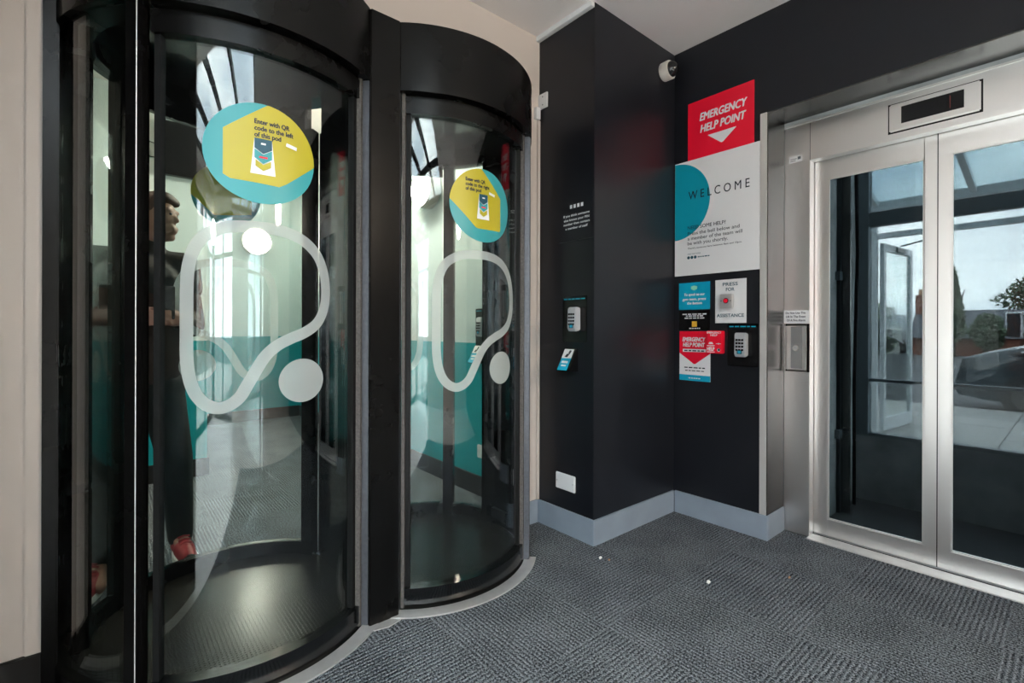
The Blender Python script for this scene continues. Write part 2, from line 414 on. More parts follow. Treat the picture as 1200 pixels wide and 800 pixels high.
# ================================================================== SETTING
XA, XC, XF, XD = 1.995, 2.775, 3.0, 3.07     # pillar face, sign wall, lift frame, lift doors
YB, YW, YR, H, SK = 1.688, 2.116, 1.125, 2.90, .136
RP = {'x': .50}
# lobby floor with ribbed carpet tiles in alternating directions
fl = struct(B(-2.6, 3.05, -3.1, 2.3, -.08, -.008).build('floor', 'rubber_black'), 'dark ribbed carpet tile floor of the lobby')
T = .5
tb = bmesh.new(); bmesh.ops.create_cube(tb, size=1); bmesh.ops.scale(tb, vec=(T - .0003, T - .0003, .008), verts=tb.verts); bmesh.ops.translate(tb, vec=(0, 0, -.004), verts=tb.verts)
bmesh.ops.bevel(tb, geom=[e for e in tb.edges if all(v.co.z > -.001 for v in e.verts)], offset=.0004, segments=1, affect='EDGES')
tile_me = bpy.data.meshes.new('carpet_tile'); tb.to_mesh(tile_me); tb.free(); tile_me.materials.append(MATS['carpet'])
def lay_tiles(parent, x0, x1, y0, y1, ox, oy, skip=None):
    i0 = math.floor((x0 - ox) / T); i1 = math.ceil((x1 - ox) / T); j0 = math.floor((y0 - oy) / T); j1 = math.ceil((y1 - oy) / T)
    for i in range(i0, i1):
        for j in range(j0, j1):
            ax, bx_ = max(x0, ox + i * T), min(x1, ox + i * T + T); ay, by = max(y0, oy + j * T), min(y1, oy + j * T + T)
            if bx_ - ax < .02 or by - ay < .02: continue
            if skip and skip((ax + bx_) / 2, (ay + by) / 2): continue
            o = link('carpet_tile', tile_me, ((ax + bx_) / 2, (ay + by) / 2, 0), parent)
            fx, fy = (bx_ - ax) / T, (by - ay) / T
            if (i + j) % 2:
                o.rotation_euler.z = pi / 2; fx, fy = fy, fx
            if fx < .999 or fy < .999:
                me = tile_me.copy(); me.transform(Matrix.Diagonal((fx, fy, 1, 1))); o.data = me
CX0, CY0 = XA - 5 * T + .25, YB - 5.5 * T     # carpet ends here, pale stone tiles beyond
lay_tiles(fl, CX0, XF, CY0, YW, XA - 5 * T, YB - 10 * T, lambda x, y: x > XA and y > YB or x > XC and y > YR)
stm = MB().box(-.299, .299, -.299, .299, -.008, 0).build('floor_tile', 'pale_tile', fl, bevel=.0015, keep=(0, 0, 0)); first = True
for i in range(-5, 10):
    for j in range(-6, 8):
        ax, bx_ = -2.6 + (i + 5) * .6, -2.6 + (i + 6) * .6; ay, by = -3.1 + (j + 6) * .6, -3.1 + (j + 7) * .6
        for X0, X1, Y0, Y1 in ((-2.6, CX0 - .01, -3.1, YW), (CX0 - .01, XC, -3.1, CY0 - .01)):
            a, b, c_, d_ = max(ax, X0), min(bx_, X1), max(ay, Y0), min(by, Y1)
            if b - a < .03 or d_ - c_ < .03: continue
            o = stm if first else link('floor_tile', stm.data, (0, 0, 0), fl); first = False
            o.location = Vector(((a + b) / 2, (c_ + d_) / 2, 0)) - WLOC[fl.name]
            if b - a < .599 or d_ - c_ < .599:
                me = stm.data.copy(); me.transform(Matrix.Diagonal(((b - a) / .6, (d_ - c_) / .6, 1, 1))); o.data = me
struct(MB().box(CX0 - .01, CX0 + .012, CY0 - .01, YW, -.006, .003).box(CX0 - .01, XC, CY0 - .01, CY0 + .012, -.006, .003).build('trim_carpet', 'aluminium'), 'metal edging between carpet and pale tiles')
gf = struct(B(-2.6, 2.0, 2.3, 6.9, -.08, -.008).build('floor', 'rubber_black'), 'dark carpet floor of the gym behind the entry pods')
lay_tiles(gf, -1.0, 1.995, 2.3, 6.72, XA - 5 * T, 2.3)

# ceiling over lobby and gym
ce = MB(); RX0, RX1, RY0, RY1 = -2.4, .3, -2.9, .2      # rooflight opening behind the viewer
ce.box(-2.75, 3.05, RY1, 7.0, H, H + .12); ce.box(-2.75, 3.05, -3.25, RY0, H, H + .12); ce.box(-2.75, RX0, RY0, RY1, H, H + .12); ce.box(RX1, 3.05, RY0, RY1, H, H + .12)
struct(ce.build('ceiling', 'white_ceiling'), 'plain off-white ceiling')
rl = MB(); n_ = 4
for i in range(n_ + 1):
    x = RX0 + (RX1 - RX0) * i / n_; rl.box(x - .03, x + .03, RY0, RY1, H + .04, H + .12)
rl.box(RX0, RX1, RY0, RY0 + .05, H + .04, H + .12); rl.box(RX0, RX1, RY1 - .05, RY1, H + .04, H + .12); rl.box(RX0, RX1, -1.45, -1.39, H + .04, H + .12)
rl = struct(rl.build('window_rooflight', 'pod_black'), 'rooflight in the ceiling behind the viewer')
for i in range(n_):
    x0 = RX0 + (RX1 - RX0) * i / n_ + .03; x1 = RX0 + (RX1 - RX0) * (i + 1) / n_ - .03
    for a, b in ((RY0 + .05, -1.45), (-1.39, RY1 - .05)): B(x0, x1, a, b, H + .075, H + .085).build('pane', 'clear_glass', rl)
# wall with the pods (beige), opening X -0.15 .. 1.84
WT = 2.30; OX0, OX1, OZ = -.150, 1.838, 2.388
wl = MB(); wl.box(-2.6, OX0, YW, WT, 0, H); wl.box(OX1, XA, YW, WT, 0, H); wl.box(OX0, OX1, YW, WT, OZ, H)
struct(wl.build('wall_left', 'beige_paint'), 'beige wall that the entry pods are set into')
tr = MB(); tr.box(-.188, OX0 + .004, YW - .012, YW, .136, H)
struct(tr.build('trim_left', 'beige_paint', bevel=.002), 'flat beige casing beside the near pod')
struct(B(-2.6, OX0, YW - .014, YW, 0, SK).build('baseboard_left', 'dark_skirting', bevel=.003), 'dark skirting under the beige wall')
b2 = MB(); b2.box(OX1 + .02, XA - .014, YW - .014, YW, 0, SK)
struct(b2.build('baseboard_corner', 'grey_skirting', bevel=.003))
# pillar
struct(B(XA, XC + .35, YB, WT, 0, H).build('wall_pillar', 'black_paint', bevel=.002), 'black painted pillar between the pods and the lift')
bs = MB(); bs.box(XA - .014, XA, YB - .014, YW, 0, SK); bs.box(XA, XC - .014, YB - .014, YB, 0, SK)
struct(bs.build('baseboard_pillar', 'grey_skirting', bevel=.003), 'grey skirting around the black pillar')
# sign wall and wall over / beside the lift
SO = 2.345; YL = -.30
wr = MB(); wr.box(XC, XF - .002, YR, YB, 0, H); wr.box(XC, XF - .002, YL, YR, SO, H); wr.box(XC, XF - .002, -3.1, YL, 0, H)
struct(wr.build('wall_right', 'black_paint'), 'black painted wall with the signs and the lift')
bs = MB(); bs.box(XC - .014, XC, YR - .014, YB - .014, 0, SK); bs.box(XC - .001, XF - .004, YR - .014, YR, 0, SK)
struct(bs.build('baseboard_right', 'grey_skirting', bevel=.003), 'grey skirting under the sign wall')
struct(B(XC - .006, XC + .001, YR - .001, YR + .034, SK, SO).build('trim_lift', 'edge_steel', bevel=.001), 'steel corner bead beside the lift recess')
# steel lining of the lift recess
ln = MB(); ln.box(XC + .002, XF - .003, YR - .006, YR - .0005, SK, SO - .002); ln.box(XC + .002, XF - .003, YL, YR - .006, SO - .006, SO - .0005)
struct(ln.build('trim_reveal', 'dark_steel'), 'dark steel lining of the lift recess')
# rest of the lobby: back wall, left glazed entrance front
bk = MB(); bk.box(-1.2, XF, -3.25, -3.1, 0, H); bk.box(-2.75, -1.2, -3.25, -3.1, 2.6, H)
struct(bk.build('wall_back', 'beige_paint'), 'beige wall behind the viewer')
sd = MB(); sd.box(-2.75, -2.6, -3.25, 2.1, 2.6, H); sd.box(-2.75, -2.6, 2.1, 2.3, 0, H)
struct(sd.build('wall_side', 'beige_paint'), 'beige wall over the glazed entrance')
def glazing(name, along, fixed, a0, a1, n, label):
    fr = MB(); t = .03
    def bx(a, b, z0, z1, w_=t):
        if along == 'y': return (fixed - w_, fixed + w_, a, b, z0, z1)
        return (a, b, fixed - w_, fixed + w_, z0, z1)
    fr.box(*bx(a0, a1, 0, .08)); fr.box(*bx(a0, a1, 2.54, 2.6)); fr.box(*bx(a0, a1, 2.05, 2.10))
    for i in range(n + 1):
        x = a0 + (a1 - a0) * i / n; fr.box(*bx(x - .025, x + .025, 0, 2.6))
    f = struct(fr.build(name, 'pod_black'), label)
    for i in range(n):
        x0 = a0 + (a1 - a0) * i / n + .025; x1 = a0 + (a1 - a0) * (i + 1) / n - .025
        for z0, z1 in ((.08, 2.05), (2.10, 2.54)): B(*bx(x0, x1, z0, z1, .005)).build('pane', 'clear_glass', f)
glazing('window_1', 'y', -2.675, -3.1, 2.1, 6, 'black framed glazed entrance front beside the viewer')
glazing('window_2', 'x', -3.175, -2.6, -1.2, 2, 'black framed glazed front behind the viewer')
struct(B(-.52, -.315, 1.18, YW, 0, H).build('wall_column', 'black_paint', bevel=.002), 'black painted nib wall left of the near pod')
# gym walls
gw = MB(); gw.box(XA, XA + .3, WT, 6.9, 0, H)
struct(gw.build('wall_gym_right', 'gym_paint'), 'pale mint wall with teal lower part seen through the far pod')
struct(B(.62, XA, 6.74, 6.9, 0, H).build('wall_gym_far', 'gym_paint'), 'far gym wall, pale above and teal below')
struct(B(-2.6, .62, 4.46, 6.9, 0, H).build('wall_gym_back', 'gym_paint'), 'gym wall with the screen, pale above and teal below')
struct(B(-2.75, -2.6, 2.3, 4.46, 0, H).build('wall_gym_left', 'gym_paint'))
bs = MB(); bs.box(XA - .014, XA, WT, 6.74, 0, SK); bs.box(.634, XA - .014, 6.726, 6.74, 0, SK); bs.box(.62, .634, 4.446, 6.74, 0, SK); bs.box(-2.6, .62, 4.446, 4.46, 0, SK)
struct(bs.build('baseboard_gym', 'dark_skirting', bevel=.003), 'dark grey skirting of the gym walls')
struct(B(-.20, -.125, 4.425, 4.46, SK, 2.6).build('trim_gym', 'white_plastic', bevel=.004), 'pale door casing on the gym wall')

# ================================================================== ENTRY PODS
CY = 2.21; R = .504
POD1, POD2 = .425, 1.262; MID = (POD1 + POD2) / 2
def trunc_disc(cx, r, z0, z1, side, name, mat, parent, keep=None):
    lim = MID - .012 if side > 0 else MID + .012; n = 72; pts = []
    for i in range(n):
        a = 2 * pi * i / n; x = cx + r * sin(a); y = CY - r * cos(a)
        x = min(x, lim) if side > 0 else max(x, lim)
        pts.append((x, y, z0))
    return MB().prism(pts, (0, 0, z1 - z0)).build(name, mat, parent, smooth=35)
def radial_box(mb, cx, ang, r0, r1, wdt, z0, z1):
    a = radians(ang); e = Vector((sin(a), -cos(a), 0)); t = Vector((cos(a), sin(a), 0)); c = Vector((cx, CY, z0))
    return mb.prism([c + e * r0 - t * wdt / 2, c + e * r1 - t * wdt / 2, c + e * r1 + t * wdt / 2, c + e * r0 + t * wdt / 2], (0, 0, z1 - z0))
def make_pod(cx, side, label, logo_ds, st_c, hexpts, lines, wedge, bubble):
    # side=+1: divider on the +X side (near pod); -1: divider on the -X side (far pod)
    p = thing('entry_pod', label, 'entry pod', (cx, CY, 0), 'cylindrical glass entry pods')
    o = -side                                      # outer side sign
    A = lambda a0, a1: (a0, a1)
    outer = 100 * o; inner = 46 * side; inner_r = 134 * side
    trunc_disc(cx, .492, 0.001, .012, side, 'pod_floor', 'pod_floor', p)
    MB().arc(cx, CY, .532, .588, -43, 43, -.004, .006, 60).build('threshold_strip', 'aluminium', p, smooth=30)
    MB().arc(cx, CY, .492, .532, -43, 43, -.004, .003, 60).build('threshold_track', 'rubber_black', p, smooth=30)
    # header bands, bottom rails
    MB().arc(cx, CY, .46, .558, min(outer, 45 * side), max(outer, 45 * side), 2.112, 2.386, 80).build('header_band', 'pod_black', p, smooth=30)
    MB().arc(cx, CY, .47, .545, min(180 + (180 - 100) * side if side > 0 else 180 - 80, 180), 0, 0, 0, 1) if False else None
    r0, r1 = (133, 260) if side > 0 else (100, 227)
    MB().arc(cx, CY, .47, .53, r0, r1, 2.15, 2.386, 80).build('rear_header', 'pod_black', p, smooth=30)
    trunc_disc(cx, .468, 2.25, 2.30, side, 'pod_ceiling', 'pod_gloss', p)
    trunc_disc(cx, .545, 2.372, 2.380, side, 'pod_lid', 'pod_black', p)
    MB().arc(cx, CY, .486, .522, r0, r1, 0, .075, 80).build('rear_rail', 'pod_black', p, smooth=30)
    so0, so1 = (46, 100) if o > 0 else (-100, -46)
    MB().arc(cx, CY, .515, .556, so0, so1, 0, .085, 40).build('side_rail', 'pod_black', p, smooth=30)
    # fixed glass: outer lobby side, rear sides
    MB().arc(cx, CY, .532, .540, so0, so1, .085, 2.112, 40).build('side_glass', 'pod_glass', p, smooth=30)
    for a0, a1 in ((r0, 134.5) if r0 < 130 else (None, None), (225.5, r1) if r1 > 230 else (None, None)):
        if a0 is not None: MB().arc(cx, CY, .496, .504, a0, a1, .075, 2.15, 30).build('rear_side_glass', 'pod_glass', p, smooth=30)
    # stiles
    for a in (-41.6, 41.6):
        big = side > 0 and a < 0
        radial_box(MB(), cx, a, .512, .556, .036, 0, 2.112).build('stile', 'pod_black' if big else 'pod_grey' , p, bevel=.003)
        radial_box(MB(), cx, a * 1.06, .486, .514, .052, 0, 2.112).build('stile_core', 'pod_black', p, bevel=.003)
        if big:
            e_ = Vector((sin(radians(a)), -cos(radians(a)), 0)); t_ = Vector((cos(radians(a)), sin(radians(a)), 0)); c_ = Vector((cx, CY, 0)) + e_ * .5555 + t_ * .0175
            MB().tube(c_, c_ + Vector((0, 0, 2.11)), .0016, .0016, 8).build('edge_highlight', 'edge_steel', p, smooth=50)  # thin bright bead stands in for the highlight along the worn post corner
        if not big: radial_box(MB(), cx, a * .925, .500, .530, .013, .01, 2.112).build('brush_seal', 'seal_brush', p)
    for a in (132, 228):
        radial_box(MB(), cx, a, .478, .535, .062, 0, 2.16).build('rear_stile', 'pod_black', p, bevel=.004)
    if True:
        a = 97 * o
        xa, xb = sorted((cx + o * .574, cx + o * .536)); B(xa, xb, 2.085, 2.315, 0, 2.386).build('wall_stile', 'pod_black', p, bevel=.004)
        radial_box(MB(), cx, 101 * o, .47, .56, .04, 0, 2.15).build('wall_stile', 'pod_black', p, bevel=.004)
    # front sliding door
    d = MB().arc(cx, CY, .496, R, -37, 37, .088, 2.035, 60).build('door', 'pod_glass', p, smooth=30)
    MB().arc(cx, CY, .484, .528, -38, 38, .022, .088, 60).build('door_rail', 'pod_gloss', d, smooth=30)
    MB().arc(cx, CY, .484, .524, -38, 38, 2.035, 2.105, 60).build('door_rail', 'pod_black', d, smooth=30)
    for a in (-36.6, 36.6): radial_box(MB(), cx, a, .488, .512, .018, .088, 2.035).build('door_edge', 'rubber_black', d)
    lm = logo_mesh(onC(cx, CY, R + .0012), logo_ds).build('frosted_loop', 'frosted_vinyl', d, recalc=False)
    dm = dot_mesh(onC(cx, CY, R + .0012), logo_ds).build('frosted_dot', 'frosted_vinyl', d, recalc=False)
    cpoly = circle(*st_c, .160, 48, .166)
    sk = strips(MB(), onC(cx, CY, R + .0016), cpoly).build('sticker_disc', 'print_sticker_teal', d, recalc=False)
    strips(MB(), onC(cx, CY, R + .0022), clip(hexpts, cpoly)).build('sticker_hexagon', 'print_yellow', d, recalc=False)
    tm = MB(); mf = onC(cx, CY, R + .0029)
    for t_, u0, u1, v in lines: text_geo(tm, mf, t_, u0, u1, v, .0155, bold=.05)
    tm.build('sticker_lettering', 'print_ink', d, recalc=False)
    # picture of a wall reader on the sticker: white card with navy, teal and yellow chevrons
    (x0, x1, zt, zb) = wedge; k = .011; cxw = (x0 + x1) / 2
    mf2 = onC(cx, CY, R + .0046)
    flat(MB(), mf2, [(x0 - k, zb), (x1 + k, zb), (x1, zt), (x0, zt)]).build('sticker_card', 'print_white', d, recalc=False)
    mf3 = onC(cx, CY, R + .0058); hh = zt - zb
    flat(MB(), mf3, [(x0, zt - .28 * hh), (cxw, zt - .42 * hh), (x1, zt - .28 * hh), (x1, zt), (x0, zt)]).build('sticker_navy', 'print_navy', d, recalc=False)
    flat(MB(), mf3, [(x0, zt - .30 * hh), (cxw, zt - .44 * hh), (x1, zt - .30 * hh), (x1, zt - .55 * hh), (cxw, zt - .70 * hh), (x0, zt - .55 * hh)]).build('sticker_band', 'print_sticker_teal', d, recalc=False)
    flat(MB(), mf3, [(x0 + .003, zt - .60 * hh), (cxw, zt - .73 * hh), (x1 - .003, zt - .60 * hh), (x1 - .003, zt - .78 * hh), (cxw, zt - .90 * hh), (x0 + .003, zt - .78 * hh)]).build('sticker_chevron', 'print_yellow', d, recalc=False)
    mf4 = onC(cx, CY, R + .0068)
    flat(MB(), mf4, [(cxw - .012, zt - .55 * hh), (cxw + .012, zt - .55 * hh), (cxw + .012, zt - .50 * hh), (cxw - .012, zt - .50 * hh)]).build('sticker_patch', 'print_red', d, recalc=False)
    wt = MB(); flat(wt, mf4, [(cxw - .007, zt - .17 * hh), (cxw + .007, zt - .17 * hh), (cxw + .007, zt - .12 * hh), (cxw - .007, zt - .12 * hh)])
    flat(wt, mf4, [(bubble[0] - .018, bubble[1] - .003), (bubble[0] + .016, bubble[1] - .010), (bubble[0] + .018, bubble[1] + .001), (bubble[0] - .016, bubble[1] + .008)])
    wt.build('sticker_bubble', 'print_white', d, recalc=False)
    # rear sliding door with the same marks reading from the gym side
    rd = MB().arc(cx, CY, .496, R, 137, 223, .075, 2.15, 60).build('rear_door', 'pod_glass', p, smooth=30)
    MB().arc(cx, CY, .488, .520, 137, 223, 2.10, 2.152, 50).build('door_rail', 'pod_black', rd, smooth=30)
    logo_mesh(onC(cx, CY, R + .0012, True), 0).build('frosted_loop', 'frosted_vinyl', rd, recalc=False)
    dot_mesh(onC(cx, CY, R + .0012, True), 0).build('frosted_dot', 'frosted_vinyl', rd, recalc=False)
    cpoly = circle(-.03, 1.80, .15, 48)
    strips(MB(), onC(cx, CY, R + .0016, True), cpoly).build('sticker_disc', 'print_sticker_teal', rd, recalc=False)
    strips(MB(), onC(cx, CY, R + .0022, True), clip([(-.14, 1.72), (.02, 1.70), (.2, 1.85), (.0, 2.0), (-.14, 1.88)], cpoly)).build('sticker_hexagon', 'print_yellow', rd, recalc=False)
    strips(MB(), onC(cx, CY, R + .0008, True), clip([(-.14, 1.72), (.02, 1.70), (.2, 1.85), (.0, 2.0), (-.14, 1.88)], cpoly)).build('sticker_backing', 'print_yellow', rd, recalc=False)
    # ceiling sensor
    sn = MB(); sn.tube((cx - .02, CY + .12, 2.25), (cx - .02, CY + .12, 2.18), .05, .05, 24); sn.tube((cx - .02, CY + .12, 2.18), (cx - .02, CY + .12, 2.165), .036, .03, 24)
    sn.build('ceiling_sensor', 'black_plastic', p, smooth=35)
    # lock unit with the door release arrow on the divider-side stile of the near pod / far pod
    a = 41.6 * side; ar = radians(a); e = Vector((sin(ar), -cos(ar), 0)); t = Vector((cos(ar), sin(ar), 0)); c = Vector((cx, CY, 0)) + e * .5562
    q = lambda s, z, out: tuple(c + t * s + e * out + Vector((0, 0, z)))
    zc = 1.56
    lk = MB().prism([q(-.013, zc - .085, 0), q(.013, zc - .085, 0), q(.013, zc + .075, 0), q(0, zc + .09, 0), q(-.013, zc + .075, 0)], e * .006).build('lock_plate', 'black_plastic', p, bevel=.001)
    ar_ = MB(); o6 = .0068
    ar_.poly([q(-.003, zc - .02, o6), q(.003, zc - .02, o6), q(.003, zc + .055, o6), q(-.003, zc + .055, o6)])
    ar_.poly([q(-.010, zc + .050, o6), q(.010, zc + .050, o6), q(0, zc + .075, o6)])
    ar_.poly([q(-.010, zc - .020, o6), q(0, zc - .045, o6), q(.010, zc - .020, o6)])
    ar_.build('release_arrow', 'print_green', lk, recalc=False)
    MB().tube(q(0, zc + .02, .006), q(0, zc + .02, .0085), .0075, .0075, 16).build('arrow_hub', 'print_pink', lk, smooth=35)
    MB().tube(q(0, zc - .058, .005), q(0, zc - .058, .011), .008, .007, 16).build('lock_cylinder', 'chrome', lk, smooth=35)
    return p
pod1 = make_pod(POD1, +1, 'near curved glass entry pod, its round sticker telling to use the left', 0.,
    (-.0375, 1.712), [(-.148, 1.775), (-.148, 1.632), (-.128, 1.620), (.012, 1.614), (.035, 1.628), (.20, 1.765), (.20, 1.90), (.02, 1.905)],
    [('Enter with QR', -.062, .044, 1.806), ('code to the left', -.062, .056, 1.785), ('of this pod', -.062, .0174, 1.764)], (-.062, -.011, 1.759, 1.645), (.049, 1.755))
pod2 = make_pod(POD2, -1, 'far curved glass entry pod, its round sticker telling to use the right', .036,
    (.011, 1.693), [(-.20, 1.745), (-.032, 1.594), (-.020, 1.590), (.108, 1.592), (.115, 1.600), (.115, 1.742), (-.02, 1.870), (-.2, 1.87)],
    [('Enter with QR', -.0825, .019, 1.789), ('code to the right', -.0825, .043, 1.769), ('of this pod', -.0825, -.003, 1.749)], (-.016, .030, 1.741, 1.632), (.055, 1.750))
# divider between the pods
dv = thing('pod_divider', 'dark flat panel standing between the two entry pods', 'divider', (MID, 1.85, 0))
B(MID - .062, MID + .062, 1.772, 1.935, 0, 2.386).build('front_casing', 'pod_black', dv, bevel=.003)
B(MID - .009, MID + .009, 1.935, 2.49, 0, 2.386).build('side_panel', 'pod_gloss', dv)
mb = MB(); mb.prism([(MID - .075, 1.772, -.002), (MID - .055, 1.74, -.002), (MID, 1.728, -.002), (MID + .055, 1.74, -.002), (MID + .075, 1.772, -.002)], (0, 0, .006)); mb.build('floor_plate', 'aluminium', dv)

# ================================================================== FITTINGS ON THE PILLAR
def keypad(X, yc, z0, z1, depth, p, w_=.062):
    # reader: tapered grey housing with keys and a blue touch field
    y0, y1 = yc + w_ / 2, yc - w_ / 2
    hz = (z0 + z1) / 2
    body = MB().prism([(X, y0, z0 + .008), (X - depth * .75, y0, z0), (X - depth, y0, z0 + .02), (X - depth * .9, y0, z1 - .012), (X - depth * .7, y0, z1), (X, y0, z1 - .006)], (0, y1 - y0, 0)).build('keypad_body', 'grey_plastic', p, bevel=.004)
    k = MB(); u = (z1 - z0)
    for r in range(4):
        for c in range(3):
            y = yc + .016 - c * .016; z = z1 - u * .30 - r * u * .135; X0 = X - depth * (.985 - .02 * (4 - r) / 4)
            k.box(X0 - .003, X0 + .004, y - .0055, y + .0055, z - .005, z + .005)
    k.build('keys', 'screen_black', body, bevel=.001)
    B(X - depth * 1.01, X - depth * .9, yc - .015, yc + .015, z0 + .018, z0 + .042).build('touch_field', 'print_navy', body, bevel=.001)
    MB().tube((X - depth * 1.0, yc, z0 + .030), (X - depth * 1.025, yc, z0 + .030), .009, .009, 16).build('touch_ring', 'print_cyan', body)
    return body
def reader(name, label, X, y0, y1, z0, z1, ky, kz0, kz1, teal=True):
    p = thing(name, label, 'card reader', (X, (y0 + y1) / 2, z0), 'keypad card readers')
    B(X - .006, X + .0, y1, y0, z0, z1).build('back_plate', 'black_plastic', p, bevel=.002)
    keypad(X - .006, ky, kz0, kz1, .045, p)
    tm = MB(); unread(tm, onX(X, .0066), -y0 + .012, -y1 - .012, z1 - .020, .008)
    tm.build('lettering', 'print_teal', p, recalc=False)
    return p
reader('keypad_reader', 'grey keypad reader on black plate beside the far pod', XA, 1.913, 1.733, 1.082, 1.337, 1.806, 1.140, 1.275)
# wedge shaped QR reader below
def wedge_reader(X, yc, z0, z1, label):
    p = thing('wedge_scanner', label, 'scanner', (X, yc, z0), 'wedge shaped scanners')
    w_ = .044
    MB().prism([(X, yc + w_, z0), (X - .085, yc + w_, z0 + .004), (X - .018, yc + w_, z1), (X, yc + w_, z1)], (0, -2 * w_, 0)).build('wedge_body', 'black_plastic', p, bevel=.002)
    a = Vector((X - .085, 0, z0 + .004)); c = Vector((X - .018, 0, z1)); d = c - a; nrm = Vector((-(d.z), 0, d.x)).normalized()
    mp_ = lambda u, v: tuple(a + d * v + nrm * .0025 + Vector((0, yc - u, 0)))
    flat(MB(), mp_, [(-.036, .03), (.036, .03), (.036, .56), (-.036, .56)]).build('teal_panel', 'print_cyan', p, recalc=False)
    flat(MB(), mp_, [(-.036, .56), (.036, .56), (.036, .97), (-.036, .97)]).build('white_panel', 'print_white', p, recalc=False)
    mp2 = lambda u, v: tuple(a + d * v + nrm * .0032 + Vector((0, yc - u, 0)))
    g = MB(); flat(g, mp2, [(-.016, .62), (.004, .60), (.014, .74), (-.006, .76)]); flat(g, mp2, [(.002, .76), (.016, .74), (.022, .90), (.006, .92)]); g.build('hand_mark', 'print_ink', p, recalc=False)
    g = MB(); flat(g, mp2, [(-.024, .34), (.024, .34), (.024, .44), (-.024, .44)]); flat(g, mp2, [(-.018, .20), (.018, .20), (.018, .27), (-.018, .27)]); g.build('white_mark', 'print_white', p, recalc=False)
    return p
wedge_reader(XA, 1.842, .920, 1.045, 'black wedge scanner with teal face below the pillar keypad')
# PIN notice: slightly raised black panel with white lettering
p = thing('pin_notice', 'black notice panel with white lettering on the pillar above the keypad', 'notice', (XA, 1.81, 1.64))
B(XA - .003, XA, 1.694, 1.945, 1.645, 1.90).build('panel', 'black_paint', p)
tm = MB(); mf = onX(XA, .0038)
for t_, a, b, v in (('If you think someone', 1.909, 1.717, 1.782), ('else knows your PIN', 1.9064, 1.719, 1.758), ('number then contact', 1.909, 1.715, 1.735), ('a member of staff', 1.894, 1.730, 1.711)):
    text_geo(tm, mf, t_, -a, -b, v, .0125, bold=.045)
for k in range(4):
    u = -1.860 + k * .027
    flat(tm, mf, [(u, 1.826), (u + .017, 1.826), (u + .017, 1.846), (u, 1.846)])
tm.build('lettering', 'print_white', p, recalc=False)
# blank white wall plate
def blank_plate(X, y0, y1, z0, z1, label):
    p = thing('blank_wall_plate', label, 'wall plate', (X, (y0 + y1) / 2, z0), 'white blank wall plates')
    B(X - .012, X, y1, y0, z0, z1).build('plate', 'white_plastic', p, bevel=.004)
    for y in (y0 - .013, y1 + .013): MB().tube((X - .0118, y, (z0 + z1) / 2), (X - .0135, y, (z0 + z1) / 2), .0035, .003, 12).build('screw', 'grey_plastic', p)
blank_plate(XA, 1.960, 1.812, .246, .337, 'white blank wall plate low on the black pillar')
# trunking + contact box
struct(B(XA - .028, XA, YB, YW, H - .030, H - .0005).build('trim_trunking', 'white_plastic', bevel=.002), 'white cable trunking along the top of the pillar')
p = thing('contact_box', 'small white junction box at the edge of the pillar near the ceiling', 'junction box', (XA, 2.08, 2.46))
B(XA - .012, XA, 2.040, YW - .001, 2.463, 2.551).build('plate', 'white_plastic', p, bevel=.002)
B(XA - .045, XA - .012, YW - .025, YW, 2.400, 2.470).build('elbow', 'white_plastic', p, bevel=.002)
for z in (2.483, 2.530): MB().tube((XA - .0118, 2.075, z), (XA - .014, 2.075, z), .004, .004, 10).build('screw', 'print_grey', p)
struct(B(XA - .022, XA - .001, YW - .014, YW, SK, 2.40).build('trim_cable', 'beige_paint', bevel=.003), 'painted cable trunking down the corner by the far pod')

# dome camera on the pillar's side face
p = thing('dome_camera', 'cream dome security camera with dark bubble on pillar under ceiling', 'security camera', (2.655, YB, 2.69))
cc = (2.645, YB, 2.744)
MB().lathe(cc, (0, -1, 0), [(0, .052), (.004, .055), (.05, .056), (.056, .053), (.058, .045)], 40).build('camera_base', 'cream_plastic', p, smooth=35)
MB().lathe((cc[0], YB - .056, cc[2]), (0, -1, 0), [(0, .046), (.012, .0445), (.026, .037), (.036, .026), (.043, .012), (.045, .001)], 40).build('camera_dome', 'dome_dark', p, smooth=60)

# ================================================================== SIGNS ON THE RIGHT WALL
def sign(name, label, y0, y1, z0, z1, mat, cat='sign', th=.003, X=XC):
    p = thing(name, label, cat, (X, (y0 + y1) / 2, z0))
    B(X - th, X - .0002, y1, y0, z0, z1).build('panel', mat, p)
    return p, onX(X, th + .0006), onX(X, th + .0012)
p, m1, m2 = sign('emergency_sign', 'large red EMERGENCY HELP POINT sign above the white welcome board', 1.594, 1.193, 2.190, 2.552, 'print_red')
tm = MB(); text_geo(tm, m1, 'EMERGENCY', -1.517, -1.230, 2.4235, .047, bold=.045, shear=.2); text_geo(tm, m1, 'HELP POINT', -1.513, -1.236, 2.351, .047, bold=.045, shear=.2)
flat(tm, m1, [(-1.463, 2.3215), (-1.385, 2.2585), (-1.377, 2.2555), (-1.369, 2.2585), (-1.2926, 2.3200), (-1.294, 2.3225), (-1.461, 2.3235)])
tm.build('lettering', 'print_white', p, recalc=False)
p, m1, m2 = sign('welcome_board', 'tall white WELCOME board with teal half disc', 1.680, 1.1595, 1.489, 2.199, 'print_white', th=.005)
hc = [(-1.679 + .231 * cos(a), 1.9535 + .240 * sin(a)) for a in [(-90 + 180 * i / 40) * pi / 180 for i in range(41)]]
flat(MB(), m1, hc).build('half_disc', 'print_teal', p, recalc=False)
tm = MB(); text_geo(tm, m2, 'W E L C O M E', -1.587, -1.215, 1.957, .052, bold=.004)
